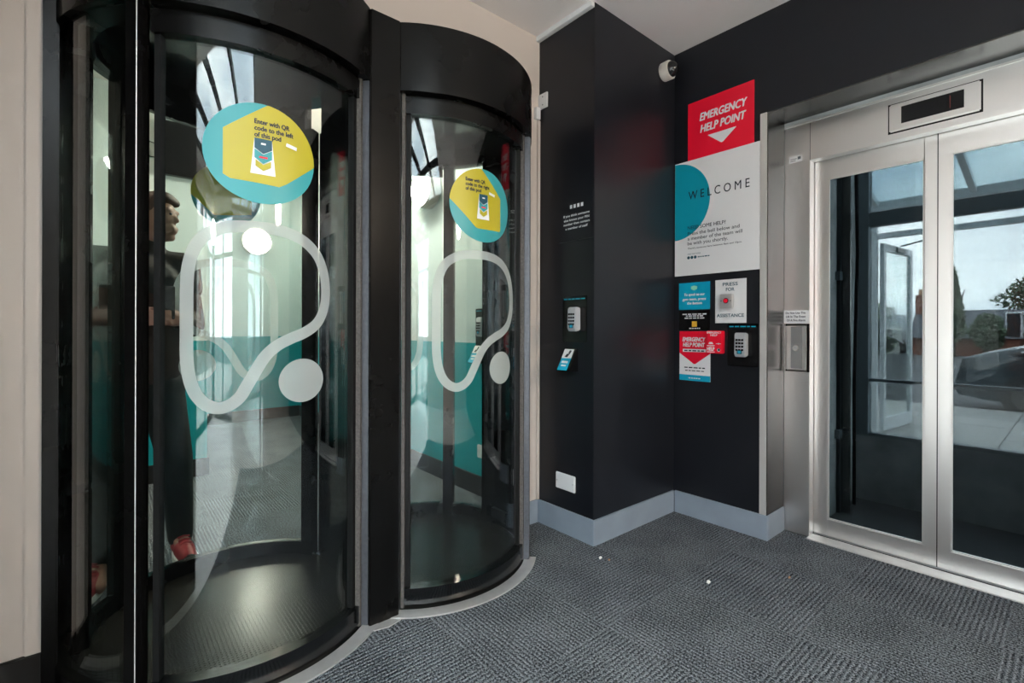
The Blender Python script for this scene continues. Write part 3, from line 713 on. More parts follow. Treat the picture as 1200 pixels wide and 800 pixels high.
for t_, a, b, v, c in (('NEED SOME HELP?', 1.5917, 1.3514, 1.772, .022), ('Press the bell below and', 1.5917, 1.271, 1.737, .021), ('a member of the team will', 1.5917, 1.255, 1.706, .021), ('be with you shortly.', 1.5917, 1.3385, 1.676, .021), ("There's someone here between 8am and 10pm.", 1.5913, 1.2572, 1.650, .0105)):
    text_geo(tm, m2, t_, -a, -b, v, c, bold=.006 if c > .02 else .004)
tm.build('lettering', 'print_ink', p, recalc=False)
tm = MB()
for y in (1.585, 1.563, 1.541): flat(tm, m2, circle(-y, 1.598, .0095, 20))
text_geo(tm, m2, 'FIND OUT MORE', -1.591, -1.507, 1.616, .008); unread(tm, m2, -1.525, -1.450, 1.594, .008)
tm.build('small_print', 'print_navy', p, recalc=False)
p, m1, m2 = sign('intercom_notice', 'cyan notice telling to speak to the gym team', 1.6515, 1.448, 1.2765, 1.443, 'print_cyan', 'notice')
tm = MB()
for t_, a, b, v in (('To speak to our', 1.616, 1.4786, 1.362), ('gym team, press', 1.628, 1.473, 1.3335), ('the button', 1.596, 1.4976, 1.309)): text_geo(tm, m1, t_, -a, -b, v, .0165, bold=.055, shear=.1)
tm.build('lettering', 'print_white', p, recalc=False)
sh = [(-1.5705, 1.419), (-1.549, 1.424), (-1.5282, 1.419), (-1.529, 1.403), (-1.549, 1.393), (-1.570, 1.403)]
flat(MB(), m1, sh).build('shield_mark', 'print_green', p, recalc=False)
p, m1, m2 = sign('assistance_plate', 'white PRESS FOR ASSISTANCE plate around a steel push button', 1.4145, 1.233, 1.192, 1.4455, 'print_white', 'sign')
tm = MB()
for t_, a, b, v in (('PRESS', 1.3697, 1.2807, 1.4085), ('FOR', 1.3502, 1.3002, 1.3785), ('ASSISTANCE', 1.4053, 1.2454, 1.2268)): text_geo(tm, m1, t_, -a, -b, v, .0195, bold=.032)
tm.build('lettering', 'print_navy', p, recalc=False)
p = thing('push_button', 'square steel push button with dark red dot on the white plate', 'button', (XC, 1.339, 1.277))
B(XC - .028, XC - .0036, 1.3025, 1.3755, 1.277, 1.3595).build('button_box', 'aluminium', p, bevel=.003)
MB().tube((XC - .028, 1.339, 1.3205), (XC - .0335, 1.339, 1.3205), .0125, .0115, 24).build('button', 'print_red', p, smooth=35)
MB().tube((XC - .0275, 1.339, 1.3205), (XC - .0305, 1.339, 1.3205), .016, .015, 24).build('button_rim', 'dark_steel', p, smooth=35)
for y in (1.312, 1.366): MB().tube((XC - .0278, y, 1.3195), (XC - .0292, y, 1.3195), .0035, .0035, 10).build('screw', 'print_grey', p)
# small black notice with white lines and amber square, between the cyan notice and the poster
p, m1, m2 = sign('instruction_label', 'small black label with white lines and amber square', 1.6495, 1.449, 1.148, 1.272, 'black_plastic', 'label', .0015)
tm = MB()
unread(tm, m1, -1.6277, -1.4702, 1.2445, .0085); unread(tm, m1, -1.6043, -1.4919, 1.2335, .0085); unread(tm, m1, -1.613, -1.4836, 1.2205, .0085)
unread(tm, m1, -1.5811, -1.5108, 1.1575, .0075)
tm.build('lettering', 'print_white', p, recalc=False)
flat(MB(), m1, [(-1.5641, 1.170), (-1.5303, 1.170), (-1.5303, 1.204), (-1.5641, 1.204)]).build('amber_square', 'print_amber', p, recalc=False)
p, m1, m2 = sign('help_poster', 'white poster with a red pointed EMERGENCY HELP POINT field and cyan foot', 1.6475, 1.445, .838, 1.143, 'print_white', 'poster', .002)
flat(MB(), m1, [(-1.6475, 1.143), (-1.6475, 1.0083), (-1.5535, .9435), (-1.546, .9405), (-1.5385, .9435), (-1.445, 1.0083), (-1.445, 1.143)][::-1]).build('red_field', 'print_red', p, recalc=False)
flat(MB(), m1, [(-1.6475, .838), (-1.445, .838), (-1.445, .8735), (-1.6475, .8735)]).build('cyan_foot', 'print_cyan', p, recalc=False)
tm = MB(); text_geo(tm, m2, 'EMERGENCY', -1.627, -1.475, 1.0805, .026, bold=.055, shear=.2); text_geo(tm, m2, 'HELP POINT', -1.6241, -1.4777, 1.0475, .026, bold=.055, shear=.2)
flat(tm, m2, [(-1.624, 1.0145), (-1.472, 1.0165), (-1.472, 1.034), (-1.624, 1.0333)]); unread(tm, m2, -1.585, -1.508, .851, .008)
tm.build('lettering', 'print_white', p, recalc=False)
tm = MB(); unread(tm, onX(XC, .0038), -1.614, -1.484, 1.0195, .009)
unread(tm, m1, -1.614, -1.478, .915, .0085); unread(tm, m1, -1.608, -1.484, .897, .0065)
tm.build('small_print', 'print_ink', p, recalc=False)
# red break glass / help box
p = thing('help_alarm_box', 'red HELP alarm box beside the pointed poster', 'alarm box', (XC, 1.40, 1.01))
B(XC - .04, XC - .0025, 1.3545, 1.4497, 1.0135, 1.1465).build('box_body', 'print_red', p, bevel=.004)
m1 = onX(XC, .0408)
tm = MB(); text_geo(tm, m1, 'EMERGENCY', -1.4465, -1.3575, 1.1305, .0115, bold=.055); text_geo(tm, m1, 'HELP', -1.425, -1.382, 1.115, .0115, bold=.055); text_geo(tm, m1, 'HELP', -1.4465, -1.398, 1.030, .021, bold=.055)
flat(tm, m1, [(-1.438, 1.068), (-1.405, 1.068), (-1.413, 1.080), (-1.430, 1.080)]); flat(tm, m1, [(-1.4465, 1.0565), (-1.398, 1.0565), (-1.398, 1.061), (-1.4465, 1.061)]); flat(tm, m1, [(-1.4465, 1.020), (-1.398, 1.020), (-1.398, 1.024), (-1.4465, 1.024)])
flat(tm, m1, circle(-1.376, 1.071, .005, 12)); flat(tm, m1, [(-1.391, 1.069), (-1.361, 1.069), (-1.361, 1.073), (-1.391, 1.073)]); flat(tm, m1, circle(-1.374, 1.034, .010, 16))
tm.build('lettering', 'print_white', p, recalc=False)
B(XC - .0415, XC - .040, 1.366, 1.379, 1.029, 1.042).build('turn_key', 'print_ink', p)
reader('keypad_reader', 'grey keypad reader on black plate at the right of the red alarm box', XC, 1.340, 1.168, .944, 1.188, 1.250, .998, 1.137)

# ================================================================== LIFT
lf = thing('lift_entrance', 'brushed steel lift entrance with two glazed door leaves', 'lift', (XF, .4, 0))
YJ = .987; HD = 2.322; HB = 2.098; YJR = -.085
B(XF, XF + .062, YJ, YR - .006, .001, HB).build('jamb', 'steel', lf, bevel=.002)
B(XF, XF + .062, YL, YJR, .001, HB).build('jamb', 'steel', lf, bevel=.002)
hd = MB(); hd.box(XF, XF + .062, YL, YR - .006, HB, HD)
hd = hd.build('header', 'steel_flat', lf, bevel=.002)
B(XF - .006, XF + .02, YL, YR - .006, HD - .014, HD - .006).build('header_bead', 'edge_steel', hd, bevel=.001)
B(XF - .0008, XF + .01, YJ - .001, YJ + .001, HB, HD - .016).build('header_joint', 'rubber_black', hd)
for s_ in (0,):
    sl = MB(); sl.box(XF - .038, XD + .06, YL, YJ + .002, -.004, .006); sl.build('sill', 'aluminium', lf, bevel=.001)
    B(XD - .016, XD - .008, YJR, YJ, .0055, .0075).build('sill_groove', 'rubber_black', lf)
def leaf(y0, y1, sa=.052, sb=.048):
    # y0 > y1 ; stainless frame with glazing
    z0, z1 = .012, 2.16; g0, g1 = .104, 1.993
    fr = MB(); x0, x1 = XD, XD + .035
    fr.box(x0, x1, y1, y1 + sb, z0, z1); fr.box(x0, x1, y0 - sa, y0, z0, z1)
    fr.box(x0, x1, y1 + sb, y0 - sa, z0, g0); fr.box(x0, x1, y1 + sb, y0 - sa, g1, z1)
    f = fr.build('door_leaf', 'steel', lf, bevel=.0015)
    B(x0 + .010, x0 + .020, y1 + sb, y0 - sa, g0, g1).build('pane', 'lift_glass', f)
    gk = MB(); e = .006
    gk.box(x0 + .003, x0 + .012, y1 + sb, y1 + sb + e, g0, g1); gk.box(x0 + .003, x0 + .012, y0 - sa - e, y0 - sa, g0, g1)
    gk.box(x0 + .003, x0 + .012, y1 + sb, y0 - sa, g0, g0 + e); gk.box(x0 + .003, x0 + .012, y1 + sb, y0 - sa, g1 - e, g1)
    gk.build('gasket', 'edge_steel', f)
    return f
leaf(1.05, .4595, .131); leaf(.4555, -.15, .048, .138)
B(XD + .001, XD + .03, .4555, .4595, .012, 2.16).build('meeting_seal', 'rubber_black', lf)
# indicator in the header
iv = B(XF - .012, XF, .3003, .631, 2.136, 2.272).build('indicator', 'steel_flat', lf, bevel=.005)
B(XF - .0002, XF + .001, .294, .637, 2.130, 2.278).build('indicator_gap', 'rubber_black', iv)
B(XF - .0135, XF - .011, .3555, .5825, 2.168, 2.250).build('display', 'screen_black', iv)
B(XF - .0142, XF - .0134, .4015, .4045, 2.180, 2.238).build('display_bar', 'screen_red', iv)
# call panel
B(XF - .0006, XF + .0005, .9875, 1.1105, .917, 1.187).build('panel_gap', 'rubber_black', lf)
cp = B(XF - .014, XF, .990, 1.108, .920, 1.184).build('call_panel', 'steel', lf, bevel=.010)
B(XF - .0150, XF - .0135, 1.020, 1.078, .935, 1.170).build('call_plate', 'plate_grey', cp, bevel=.001)
MB().tube((XF - .014, 1.052, 1.05), (XF - .019, 1.052, 1.05), .018, .016, 24).build('call_button', 'steel', cp, smooth=35)
MB().tube((XF - .0185, 1.052, 1.05), (XF - .0200, 1.052, 1.05), .009, .009, 20).build('call_button_cap', 'grey_plastic', cp, smooth=35)
nl = B(XF - .0015, XF, .990, 1.122, 1.191, 1.263).build('notice_label', 'print_white', lf)
tm = MB(); mf = onX(XF, .0021)
for t_, a, b, v in (('Do Not Use This', 1.110, 1.006, 1.2435), ('Lift In The Event', 1.108, 1.006, 1.2225), ('Of A Fire Alarm', 1.104, 1.008, 1.2015)): text_geo(tm, mf, t_, -a, -b, v, .0125, bold=.032)
tm.build('lettering', 'print_ink', nl, recalc=False)
st = B(XF - .001, XF, 1.0275, 1.0935, 2.104, 2.142).build('asset_sticker', 'print_white', lf)
tm = MB(); mf = onX(XF, .0016); flat(tm, mf, [(-1.088, 2.112), (-1.060, 2.112), (-1.060, 2.116), (-1.088, 2.116)]); flat(tm, mf, [(-1.088, 2.122), (-1.055, 2.122), (-1.055, 2.126), (-1.088, 2.126)]); flat(tm, mf, [(-1.050, 2.118), (-1.034, 2.118), (-1.034, 2.134), (-1.050, 2.134)]); tm.build('lettering', 'print_grey', st, recalc=False)

# lift shaft beyond the doors
XS = 4.40
sh = MB(); sh.box(XF + .10, XS, YR - .006, YR + .15, -1.2, 3.9); sh.box(XS - .02, XS + .10, YL, YR + .15, -1.2, .362); sh.box(XF + .1, XS + .1, YL - .1, YL, -1.2, .5)
sh.box(XF + .1, XS + .1, YL - .1, YR + .15, -1.3, -1.2); sh.box(XF + .001, XF + .1, YL, YR + .15, HD, 3.9); sh.box(XF + .101, XS + .1, YL - .1, YR + .15, 3.85, 3.9)
struct(sh.build('wall_shaft', 'concrete_dark'), 'dark concrete upstand and side of the lift shaft')
fr = MB(); fr.box(XS - .03, XS + .07, 1.045, YR, .362, 3.85); fr.box(XS - .02, XS + .06, YL, 1.045, 1.93, 2.032); fr.box(XS - .02, XS + .06, YL, 1.045, .362, .385); fr.box(XS - .01, XS + .05, YL, 1.045, .770, .790)
fr.box(XS - .02, XS + .06, YL - .1, YL + .02, .362, 3.85); fr.box(XF + .12, XS, YL - .08, YL - .02, 1.93, 2.03)
wf = struct(fr.build('window_3', 'frame_blue_grey', bevel=.002), 'dark steel frame of the glazed lift shaft')
for y0, y1 in ((.359, 1.045), (YL + .02, .359)):
    for z0, z1 in ((.385, .770), (.790, 1.93), (2.032, 3.85)): B(XS + .01, XS + .02, y0, y1, z0, z1).build('pane', 'shaft_glass', wf)
for z0, z1 in ((.5, 1.93), (2.03, 3.85)): B(XF + .15, XS - .02, YL - .055, YL - .045, z0, z1).build('pane', 'shaft_glass', wf)
for i, x in enumerate((3.45, 3.95)):
    p = thing('guide_rail', 'dark steel lift guide rail ' + ('nearest the lift doors' if i == 0 else 'deeper in the shaft'), 'rail', (x, 1.08, -1.2), 'lift guide rails')
    B(x - .04, x + .04, 1.096, 1.118, -1.2, 3.84).build('rail_base', 'shaft_paint', p); B(x - .008, x + .008, 1.045, 1.098, -1.2, 3.84).build('rail_blade', 'dark_steel', p)
    for z in (.4, 1.5, 2.6): B(x - .07, x + .07, 1.09, 1.119, z, z + .06).build('bracket', 'frame_blue_grey', p)
tag(MB().path([(4.2, 1.085, 3.8), (4.19, 1.08, 2.6), (4.22, 1.075, 1.7), (4.19, 1.085, .8), (4.2, 1.085, -1.15)], .012, 10).build('lift_cable', 'rubber_black', smooth=50), 'black cable hanging in the corner of the lift shaft', 'cable')

# ================================================================== OUTSIDE BEYOND THE LIFT
gd = struct(MB().box(-60, 90, -70, 70, -.25, -.12).build('ground', 'asphalt'), 'asphalt street outside')
pv = struct(MB().box(4.5, 10.4, -4, 6, -.12, -.03).build('pavement', 'asphalt'), 'paved forecourt beyond the lift')
sb = MB().box(-.447, .447, -.447, .447, -.028, 0).build('paving_slab', 'paving', pv, bevel=.004, keep=(0, 0, 0)); slab = sb.data; first = True
for i in range(6):
    for j in range(8):
        c = Vector((5.0 + i * .9, -2.6 + j * .9, random.uniform(-.004, .0)))
        if first: sb.location = c - WLOC[pv.name]; first = False
        else: link('paving_slab', slab, c, pv)
# porch canopy
p = thing('glazed_canopy', 'glazed porch canopy with pale steel rafters beyond the lift shaft', 'canopy', (5.6, .5, 0))
B(6.66, 6.74, -2.2, 1.62, 2.50, 2.60).build('front_beam', 'white_gloss_frame', p, bevel=.003)
B(4.55, 4.63, -2.2, 1.62, 2.94, 3.04).build('back_beam', 'white_gloss_frame', p, bevel=.003)
for y in (1.52, .72, -.08, -.88, -1.68):
    MB().prism([(4.6, y - .025, 2.96), (6.7, y - .025, 2.53), (6.7, y - .025, 2.60), (4.6, y - .025, 3.03)], (0, .05, 0)).build('rafter', 'white_gloss_frame', p)
for y0, y1 in ((.745, 1.495), (-.055, .695), (-.855, -.105), (-1.655, -.905)):
    MB().prism([(4.63, y0, 3.005), (6.67, y0, 2.585), (6.67, y0, 2.593), (4.63, y0, 3.013)], (0, y1 - y0, 0)).build('roof_pane', 'canopy_glass', p)
for y in (1.55, -2.15): B(6.665, 6.735, y - .035, y + .035, 0, 2.5).build('post', 'white_gloss_frame', p, bevel=.003)
B(6.67, 6.73, -2.12, 1.515, 2.185, 2.245).build('transom', 'white_gloss_frame', p, bevel=.003)
# open outer door
p = thing('glass_door', 'white framed glass door standing open in the porch', 'door', (6.72, 1.48, 0))
hx, hy = 6.745, 1.485; dx, dy = 7.66 - hx, 1.395 - hy; L = sqrt(dx * dx + dy * dy); ux, uy = dx / L, dy / L
def leafbox(a, b, z0, z1, th=.02):
    nx, ny = -uy * th, ux * th
    return MB().prism([(hx + ux * a - nx, hy + uy * a - ny, z0), (hx + ux * b - nx, hy + uy * b - ny, z0), (hx + ux * b + nx, hy + uy * b + ny, z0), (hx + ux * a + nx, hy + uy * a + ny, z0)], (0, 0, z1 - z0))
for a, b, z0, z1 in ((0, .07, .015, 2.14), (L - .07, L, .015, 2.14), (.07, L - .07, .015, .16), (.07, L - .07, 2.06, 2.14)): leafbox(a, b, z0, z1).build('door_frame', 'white_gloss_frame', p, bevel=.002)
leafbox(.07, L - .07, .16, 2.06, .004).build('pane', 'clear_glass', p)
leafbox(.35, .62, 2.075, 2.125, .045).build('door_closer', 'dark_steel', p, bevel=.003)
MB().path([(hx + ux * .45, hy + uy * .45 - .04, 2.145), (hx + .25, hy - .32, 2.16), (6.72, 1.0, 2.175)], .010, 8).build('closer_arm', 'dark_steel', p)
p['label'] = 'white framed glass door standing open in the porch'

# parked car
def car(x0, y0, label):
    # car points along -Y; its tail at y0, centre x0
    p = thing('parked_car', label, 'car', (x0, y0 - 2.2, -.12))
    g = -.12
    # side profile (distance from tail, z) lower body and roof line
    prof = [(0.0, .42), (.05, .62), (.10, .86), (.35, .95), (.80, 1.08), (1.35, 1.28), (1.9, 1.36), (2.5, 1.33), (3.0, 1.17), (3.45, .96), (4.0, .88), (4.35, .74), (4.45, .52), (4.40, .30), (3.9, .24), (.4, .24), (.06, .30)]
    W = .90; mb = MB()
    n = len(prof); secs = []
    for sx, shr in ((-1, 0), (-.86, 1), (.86, 1), (1, 0)): secs.append((sx, shr))
    base = len(mb.v)
    for sx, shr in ((-1, 0.), (-.93, .5), (-.6, 1.), (.6, 1.), (.93, .5), (1, 0.)):
        for d, z in prof:
            zz = z
            if z > .85: zz = .85 + (z - .85) * (.0 if abs(sx) == 1 else (.82 if shr == .5 else 1.))
            xs_ = sx * W * (1 if z < .9 else (1 - .18 * (z - .9) / .46))
            mb.v.append((x0 + xs_, y0 - d, zz + g))
    for k in range(5):
        for i in range(n): j = (i + 1) % n; mb.f.append((base + k * n + i, base + k * n + j, base + (k + 1) * n + j, base + (k + 1) * n + i))
    mb.f.append(tuple(base + i for i in range(n))); mb.f.append(tuple(base + 5 * n + i for i in range(n - 1, -1, -1)))
    mb.build('body', 'car_paint', p, smooth=40)
    for sg in (-1, 1):
        xg = x0 + sg * W * .985
        xt = x0 + sg * W * .80
        pts = [(.62, .93, xg), (3.25, .93, xg), (2.85, 1.19, xt), (2.4, 1.29, xt), (1.85, 1.31, xt), (1.3, 1.22, xt)]
        MB().prism([(x, y0 - d, z + g) for d, z, x in pts], (sg * .012, 0, .004)).build('side_window', 'car_glass', p)
        cpts = [(.72, .955), (1.25, 1.215), (1.85, 1.325), (2.45, 1.305), (2.95, 1.18)]
        MB().path([(xg + (xt - xg) * (z - .93) / .38 + sg * .02, y0 - d, z + g) for d, z in cpts], .012, 8).build('window_trim', 'chrome', p)
        for d in (.82, 3.55):
            wv = MB().tube((x0 + sg * .68, y0 - d, .32 + g), (x0 + sg * .92, y0 - d, .32 + g), .32, .32, 28).build('wheel', 'tyre', p, smooth=35)
            MB().tube((x0 + sg * .90, y0 - d, .32 + g), (x0 + sg * .93, y0 - d, .32 + g), .21, .20, 20).build('rim', 'dark_steel', wv, smooth=35)
    B(x0 - .26, x0 + .26, y0 - .04, y0 - .015 + .02, .60 + g, .71 + g).build('number_plate', 'print_amber', p)
car(10.9, 1.30, 'dark saloon car parked outside beyond the lift')

# terraced houses across the street
def house(x, y, w_, dep, hgt, roof, mat, label, facing, group='terraced houses across the street', ch=True):
    # facing: unit vector (fx,fy) of the front; (x,y) centre of the front
    p = thing('house', label, 'house', (x, y, -.12), group); f = Vector((facing[0], facing[1], 0)); s = Vector((-f.y, f.x, 0)); c = Vector((x, y, -.12))
    q = lambda a, b, z: tuple(c + s * a - f * b + Vector((0, 0, z)))
    MB().prism([q(-w_ / 2, 0, 0), q(w_ / 2, 0, 0), q(w_ / 2, dep, 0), q(-w_ / 2, dep, 0)], (0, 0, hgt)).build('wall', mat, p)
    MB().prism([q(-w_ / 2, -.25, hgt - .05), q(-w_ / 2, dep / 2, hgt + roof), q(-w_ / 2, dep + .25, hgt - .05)], s * w_).build('roof', 'roof_slate', p)
    if ch:
        k = MB().prism([q(-w_ / 2 - .0, dep / 2 - .45, hgt + roof - .6), q(-w_ / 2 + .7, dep / 2 - .45, hgt + roof - .6), q(-w_ / 2 + .7, dep / 2 + .45, hgt + roof - .6), q(-w_ / 2 - .0, dep / 2 + .45, hgt + roof - .6)], (0, 0, 1.5)).build('chimney', 'brick', p)
        for a in (.18, .5):
            t0 = q(-w_ / 2 + a, dep / 2, hgt + roof + .9); MB().tube(t0, (t0[0], t0[1], t0[2] + .35), .11, .09, 10).build('chimney_pot', 'crumb_tan', k)
    nw = max(1, int(w_ // 2.4))
    for fl_ in range(2 if hgt > 4 else 1):
        for i in range(nw):
            a = -w_ / 2 + w_ * (i + .5) / nw; z0 = .9 + fl_ * 2.6
            fw = MB().prism([q(a - .55, .05, z0), q(a + .55, .05, z0), q(a + .55, -.06, z0), q(a - .55, -.06, z0)], (0, 0, 1.3)).build('window', 'white_gloss_frame', p)
            for e in (-.27, .27): MB().prism([q(a + e - .22, -.062, z0 + .1), q(a + e + .22, -.062, z0 + .1), q(a + e + .22, -.075, z0 + .1), q(a + e - .22, -.075, z0 + .1)], (0, 0, 1.1)).build('pane', 'window_dark', fw)
HG = 'terraced houses across the street'
fx, fy = -.94, -.05; nl_ = sqrt(fx * fx + fy * fy); FC = (fx / nl_, fy / nl_)
house(33.5, -2.6, 6.0, 6, .55, 1.9, 'brick', 'low brick house with slate roof at the right edge beyond the lift', FC)
house(33.0, 3.3, 5.6, 6, .95, 1.45, 'brick', 'low brick house with slate roof and chimney behind the car', FC)
house(32.5, 9.2, 5.6, 6, 1.2, 1.0, 'render_pale', 'pale rendered house glimpsed through the open porch door', FC)
# houses on the street behind the viewer (seen in reflections)
for i in range(5):
    house(-16.0, -20 + i * 6.2, 6.0, 7, 5.4, 2.2, ('brick', 'render_pale', 'brick', 'brick', 'render_pale')[i], ('brick end house farthest along the street outside the glazed entrance', 'pale house beside the farthest brick house outside the glazed entrance', 'brick house in the middle of the row outside the glazed entrance', 'brick house next to the near pale end house outside the entrance', 'pale end house nearest in the row outside the glazed entrance')[i], (1, 0), 'houses outside the glazed entrance')
pv2 = struct(MB().box(-8, -2.76, -14, 6, -.12, -.02).build('pavement', 'paving'), 'paved footway outside the glazed entrance')

# trees
def tree(x, y, h_, rx, rz, mat, label, conifer=False):
    p = thing('tree', label, 'tree', (x, y, -.12), 'trees across the street')
    MB().tube((x, y, -.12), (x, y, h_ - rz), .16, .07, 10).build('trunk', 'bark', p, smooth=50)
    for k in range(4):
        a = k * 1.57 + .4; MB().tube((x, y, h_ - rz * 1.5), (x + cos(a) * rx * .6, y + sin(a) * rx * .6, h_ - rz * .6), .06, .02, 8).build('branch', 'bark', p, smooth=50)
    rnd = random.Random(int(x * 7 + y)); mb = MB()
    for _ in range(2600):
        while True:
            u = Vector((rnd.uniform(-1, 1), rnd.uniform(-1, 1), rnd.uniform(-1, 1)))
            if u.length < 1: break
        wdt = (1 - (u.z + 1) / 2 * .85) if conifer else 1
        lump = .8 + .3 * sin(5 * u.x + 3 * u.y) * cos(4 * u.z)
        c = Vector((x + u.x * rx * wdt * lump, y + u.y * rx * wdt * lump, h_ - rz + u.z * rz)); s_ = rnd.uniform(.07, .17)
        a = Vector((rnd.uniform(-1, 1), rnd.uniform(-1, 1), rnd.uniform(-1, 1))).normalized(); b = a.orthogonal().normalized()
        mb.poly([c - a * s_, c + b * s_ * .6, c + a * s_, c - b * s_ * .6])
    f = mb.build('foliage', mat, p, recalc=False); f['kind'] = 'stuff'
tree(31.6, 4.15, 4.3, .75, 1.9, 'leaves_mid', 'narrow pale green tree left of the chimney beyond the lift', True)
tree(29.6, 2.75, 1.9, .6, .8, 'leaves_dark', 'dark rounded bush in front of the brick house beyond the lift')
tree(42.5, 1.5, 4.6, 2.2, 1.5, 'leaves_dark', 'broad dark tree rising behind the roofs at the right')
tree(27.5, 6.4, 2.4, 1.1, 1.2, 'leaves_mid', 'bushy green tree seen past the open porch door')

# ================================================================== GYM SIDE FITTINGS
def wall_lamp(c, ax, r, label, dep=.09):
    p = thing('round_wall_lamp', label, 'lamp', c, 'round wall lamps')
    MB().lathe(c, ax, [(0, r * .96), (.004, r), (dep, r), (dep + .006, r * .97), (dep + .006, r * .88)], 48).build('lamp_drum', 'cream_plastic', p, smooth=35)
    MB().lathe(Vector(c) + Vector(ax) * (dep + .0065), ax, [(0, r * .88), (.012, r * .86), (.022, r * .7), (.026, .001)], 48).build('diffuser', 'lamp_glow', p, smooth=60)
wall_lamp((XA, 3.37, 2.26), (-1, 0, 0), .15, 'round glowing wall lamp seen through the far pod')
wall_lamp((1.45, 6.74, 2.24), (0, -1, 0), .17, 'round glowing wall lamp on the far gym wall seen through near pod')
for k, (x, y) in enumerate(((-1.4, 3.4), (1.45, 3.45))):  # ceiling lamps out of view, added to brighten the gym walls
    wall_lamp((x, y, H), (0, 0, -1), .20, 'added unseen ceiling lamp brightening the gym, ' + ('left of the person', 'just behind the far pod')[k], .05)
wall_lamp((1.85, -3.10, 2.62), (0, 1, 0), .23, 'round wall lamp high on the wall behind the viewer')
reader('keypad_reader', 'grey keypad reader on the teal and mint gym wall', XA, 2.755, 2.575, 1.04, 1.295, 2.665, 1.10, 1.235)
wedge_reader(XA, 2.70, .915, 1.04, 'black wedge scanner with teal face on the gym wall')
blank_plate(XA, 2.725, 2.575, .262, .352, 'white blank wall plate on the teal gym wall')
p = thing('wall_screen', 'black flat screen high on the pale gym wall', 'screen', (.62 - .28, 4.46, 2.28))
B(.30, .60, 4.40, 4.46, 2.30, 2.70).build('screen_case', 'black_plastic', p, bevel=.004); B(.315, .585, 4.397, 4.402, 2.315, 2.685).build('screen_glass', 'screen_black', p)
MB().path([(.30, 4.45, 2.52), (.25, 4.45, 2.53), (.235, 4.45, 2.47), (.25, 4.45, 2.42), (.30, 4.45, 2.42)], .004, 8).build('screen_cable', 'rubber_black', p)

# ================================================================== PERSON behind the near pod
def blob(parts, voxel, name, mat, parent, smooth_it=4):
    mb = MB()
    for k in parts:
        if k[0] == 'c': mb.cap(*k[1:])
        else: mb.ell(*k[1:])
    me = bpy.data.meshes.new('tmp'); me.from_pydata(mb.v, [], mb.f); o = bpy.data.objects.new('tmp', me); COL.objects.link(o)
    bm = bmesh.new(); bm.from_mesh(me); bmesh.ops.recalc_face_normals(bm, faces=bm.faces); bm.to_mesh(me); bm.free()
    md = o.modifiers.new('r', 'REMESH'); md.mode = 'VOXEL'; md.voxel_size = voxel
    if smooth_it: m2 = o.modifiers.new('s', 'SMOOTH'); m2.iterations = smooth_it; m2.factor = .5
    dg = bpy.context.evaluated_depsgraph_get(); ev = o.evaluated_get(dg); nm = bpy.data.meshes.new_from_object(ev)
    bpy.data.objects.remove(o); nm.name = name
    xs = [v.co for v in nm.vertices]; c = Vector(((min(p.x for p in xs) + max(p.x for p in xs)) / 2, (min(p.y for p in xs) + max(p.y for p in xs)) / 2, min(p.z for p in xs)))
    nm.transform(Matrix.Translation(-c)); nm.materials.clear(); nm.materials.append(MATS[mat])
    nm.polygons.foreach_set('use_smooth', [True] * len(nm.polygons))
    return link(name, nm, c, parent)
PX, PY = .12, 2.90
ps = thing('person', 'person in brown and black jacket, black trousers and red trainers behind the near pod', 'person', (PX, PY, 0))
ft = [Vector((-.02, 2.82, 0)), Vector((.30, 2.95, 0))]          # right foot, left foot (faces -Y, towards the pods)
hp = [Vector((PX - .09, PY, .93)), Vector((PX + .09, PY, .93))]
kn = [Vector((-.01, 2.82, .50)), Vector((.27, 2.90, .50))]
an = [Vector((-.015, 2.87, .09)), Vector((.30, 2.995, .09))]
shd = [Vector((PX - .175, PY, 1.45)), Vector((PX + .175, PY, 1.45))]
elb = [Vector((PX - .21, PY + .01, 1.17)), Vector((PX + .21, PY + .01, 1.17))]
wri = [Vector((PX - .02, PY - .22, 1.19)), Vector((PX + .14, PY - .22, 1.19))]
hd_c = Vector((PX + .06, PY - .03, 1.685))
yaw = radians(62); fd = Vector((sin(yaw), -cos(yaw), 0)); sdv = Vector((cos(yaw), sin(yaw), 0)); hr = Matrix((sdv, -fd, Vector((0, 0, 1)))).transposed()
def hpos(s_, f_, z_): return hd_c + sdv * s_ + fd * f_ + Vector((0, 0, z_))
bd = [('e', hd_c, (.073, .092, .108), 20, 14, hr), ('e', hpos(0, .035, -.055), (.052, .058, .062), 16, 10, hr), ('c', hpos(0, .070, -.098), hpos(0, .050, -.092), .020, .03),
      ('c', hpos(0, .084, .014), hpos(0, .097, -.016), .008, .012), ('c', hpos(-.045, .075, .028), hpos(.045, .075, .028), .014, .014),
      ('c', hpos(-.018, .088, -.055), hpos(.018, .088, -.055), .009, .009), ('c', hpos(-.014, .088, -.068), hpos(.014, .088, -.068), .009, .009),
      ('e', hpos(-.076, -.008, -.008), (.010, .022, .034), 10, 8, hr), ('e', hpos(.076, -.008, -.008), (.010, .022, .034), 10, 8, hr),
      ('c', Vector((PX + .02, PY, 1.47)), hpos(0, -.015, -.07), .062, .055),
      ('c', Vector((PX, PY, .98)), Vector((PX, PY, 1.36)), .105, .115), ('c', shd[0], shd[1], .055, .055)]
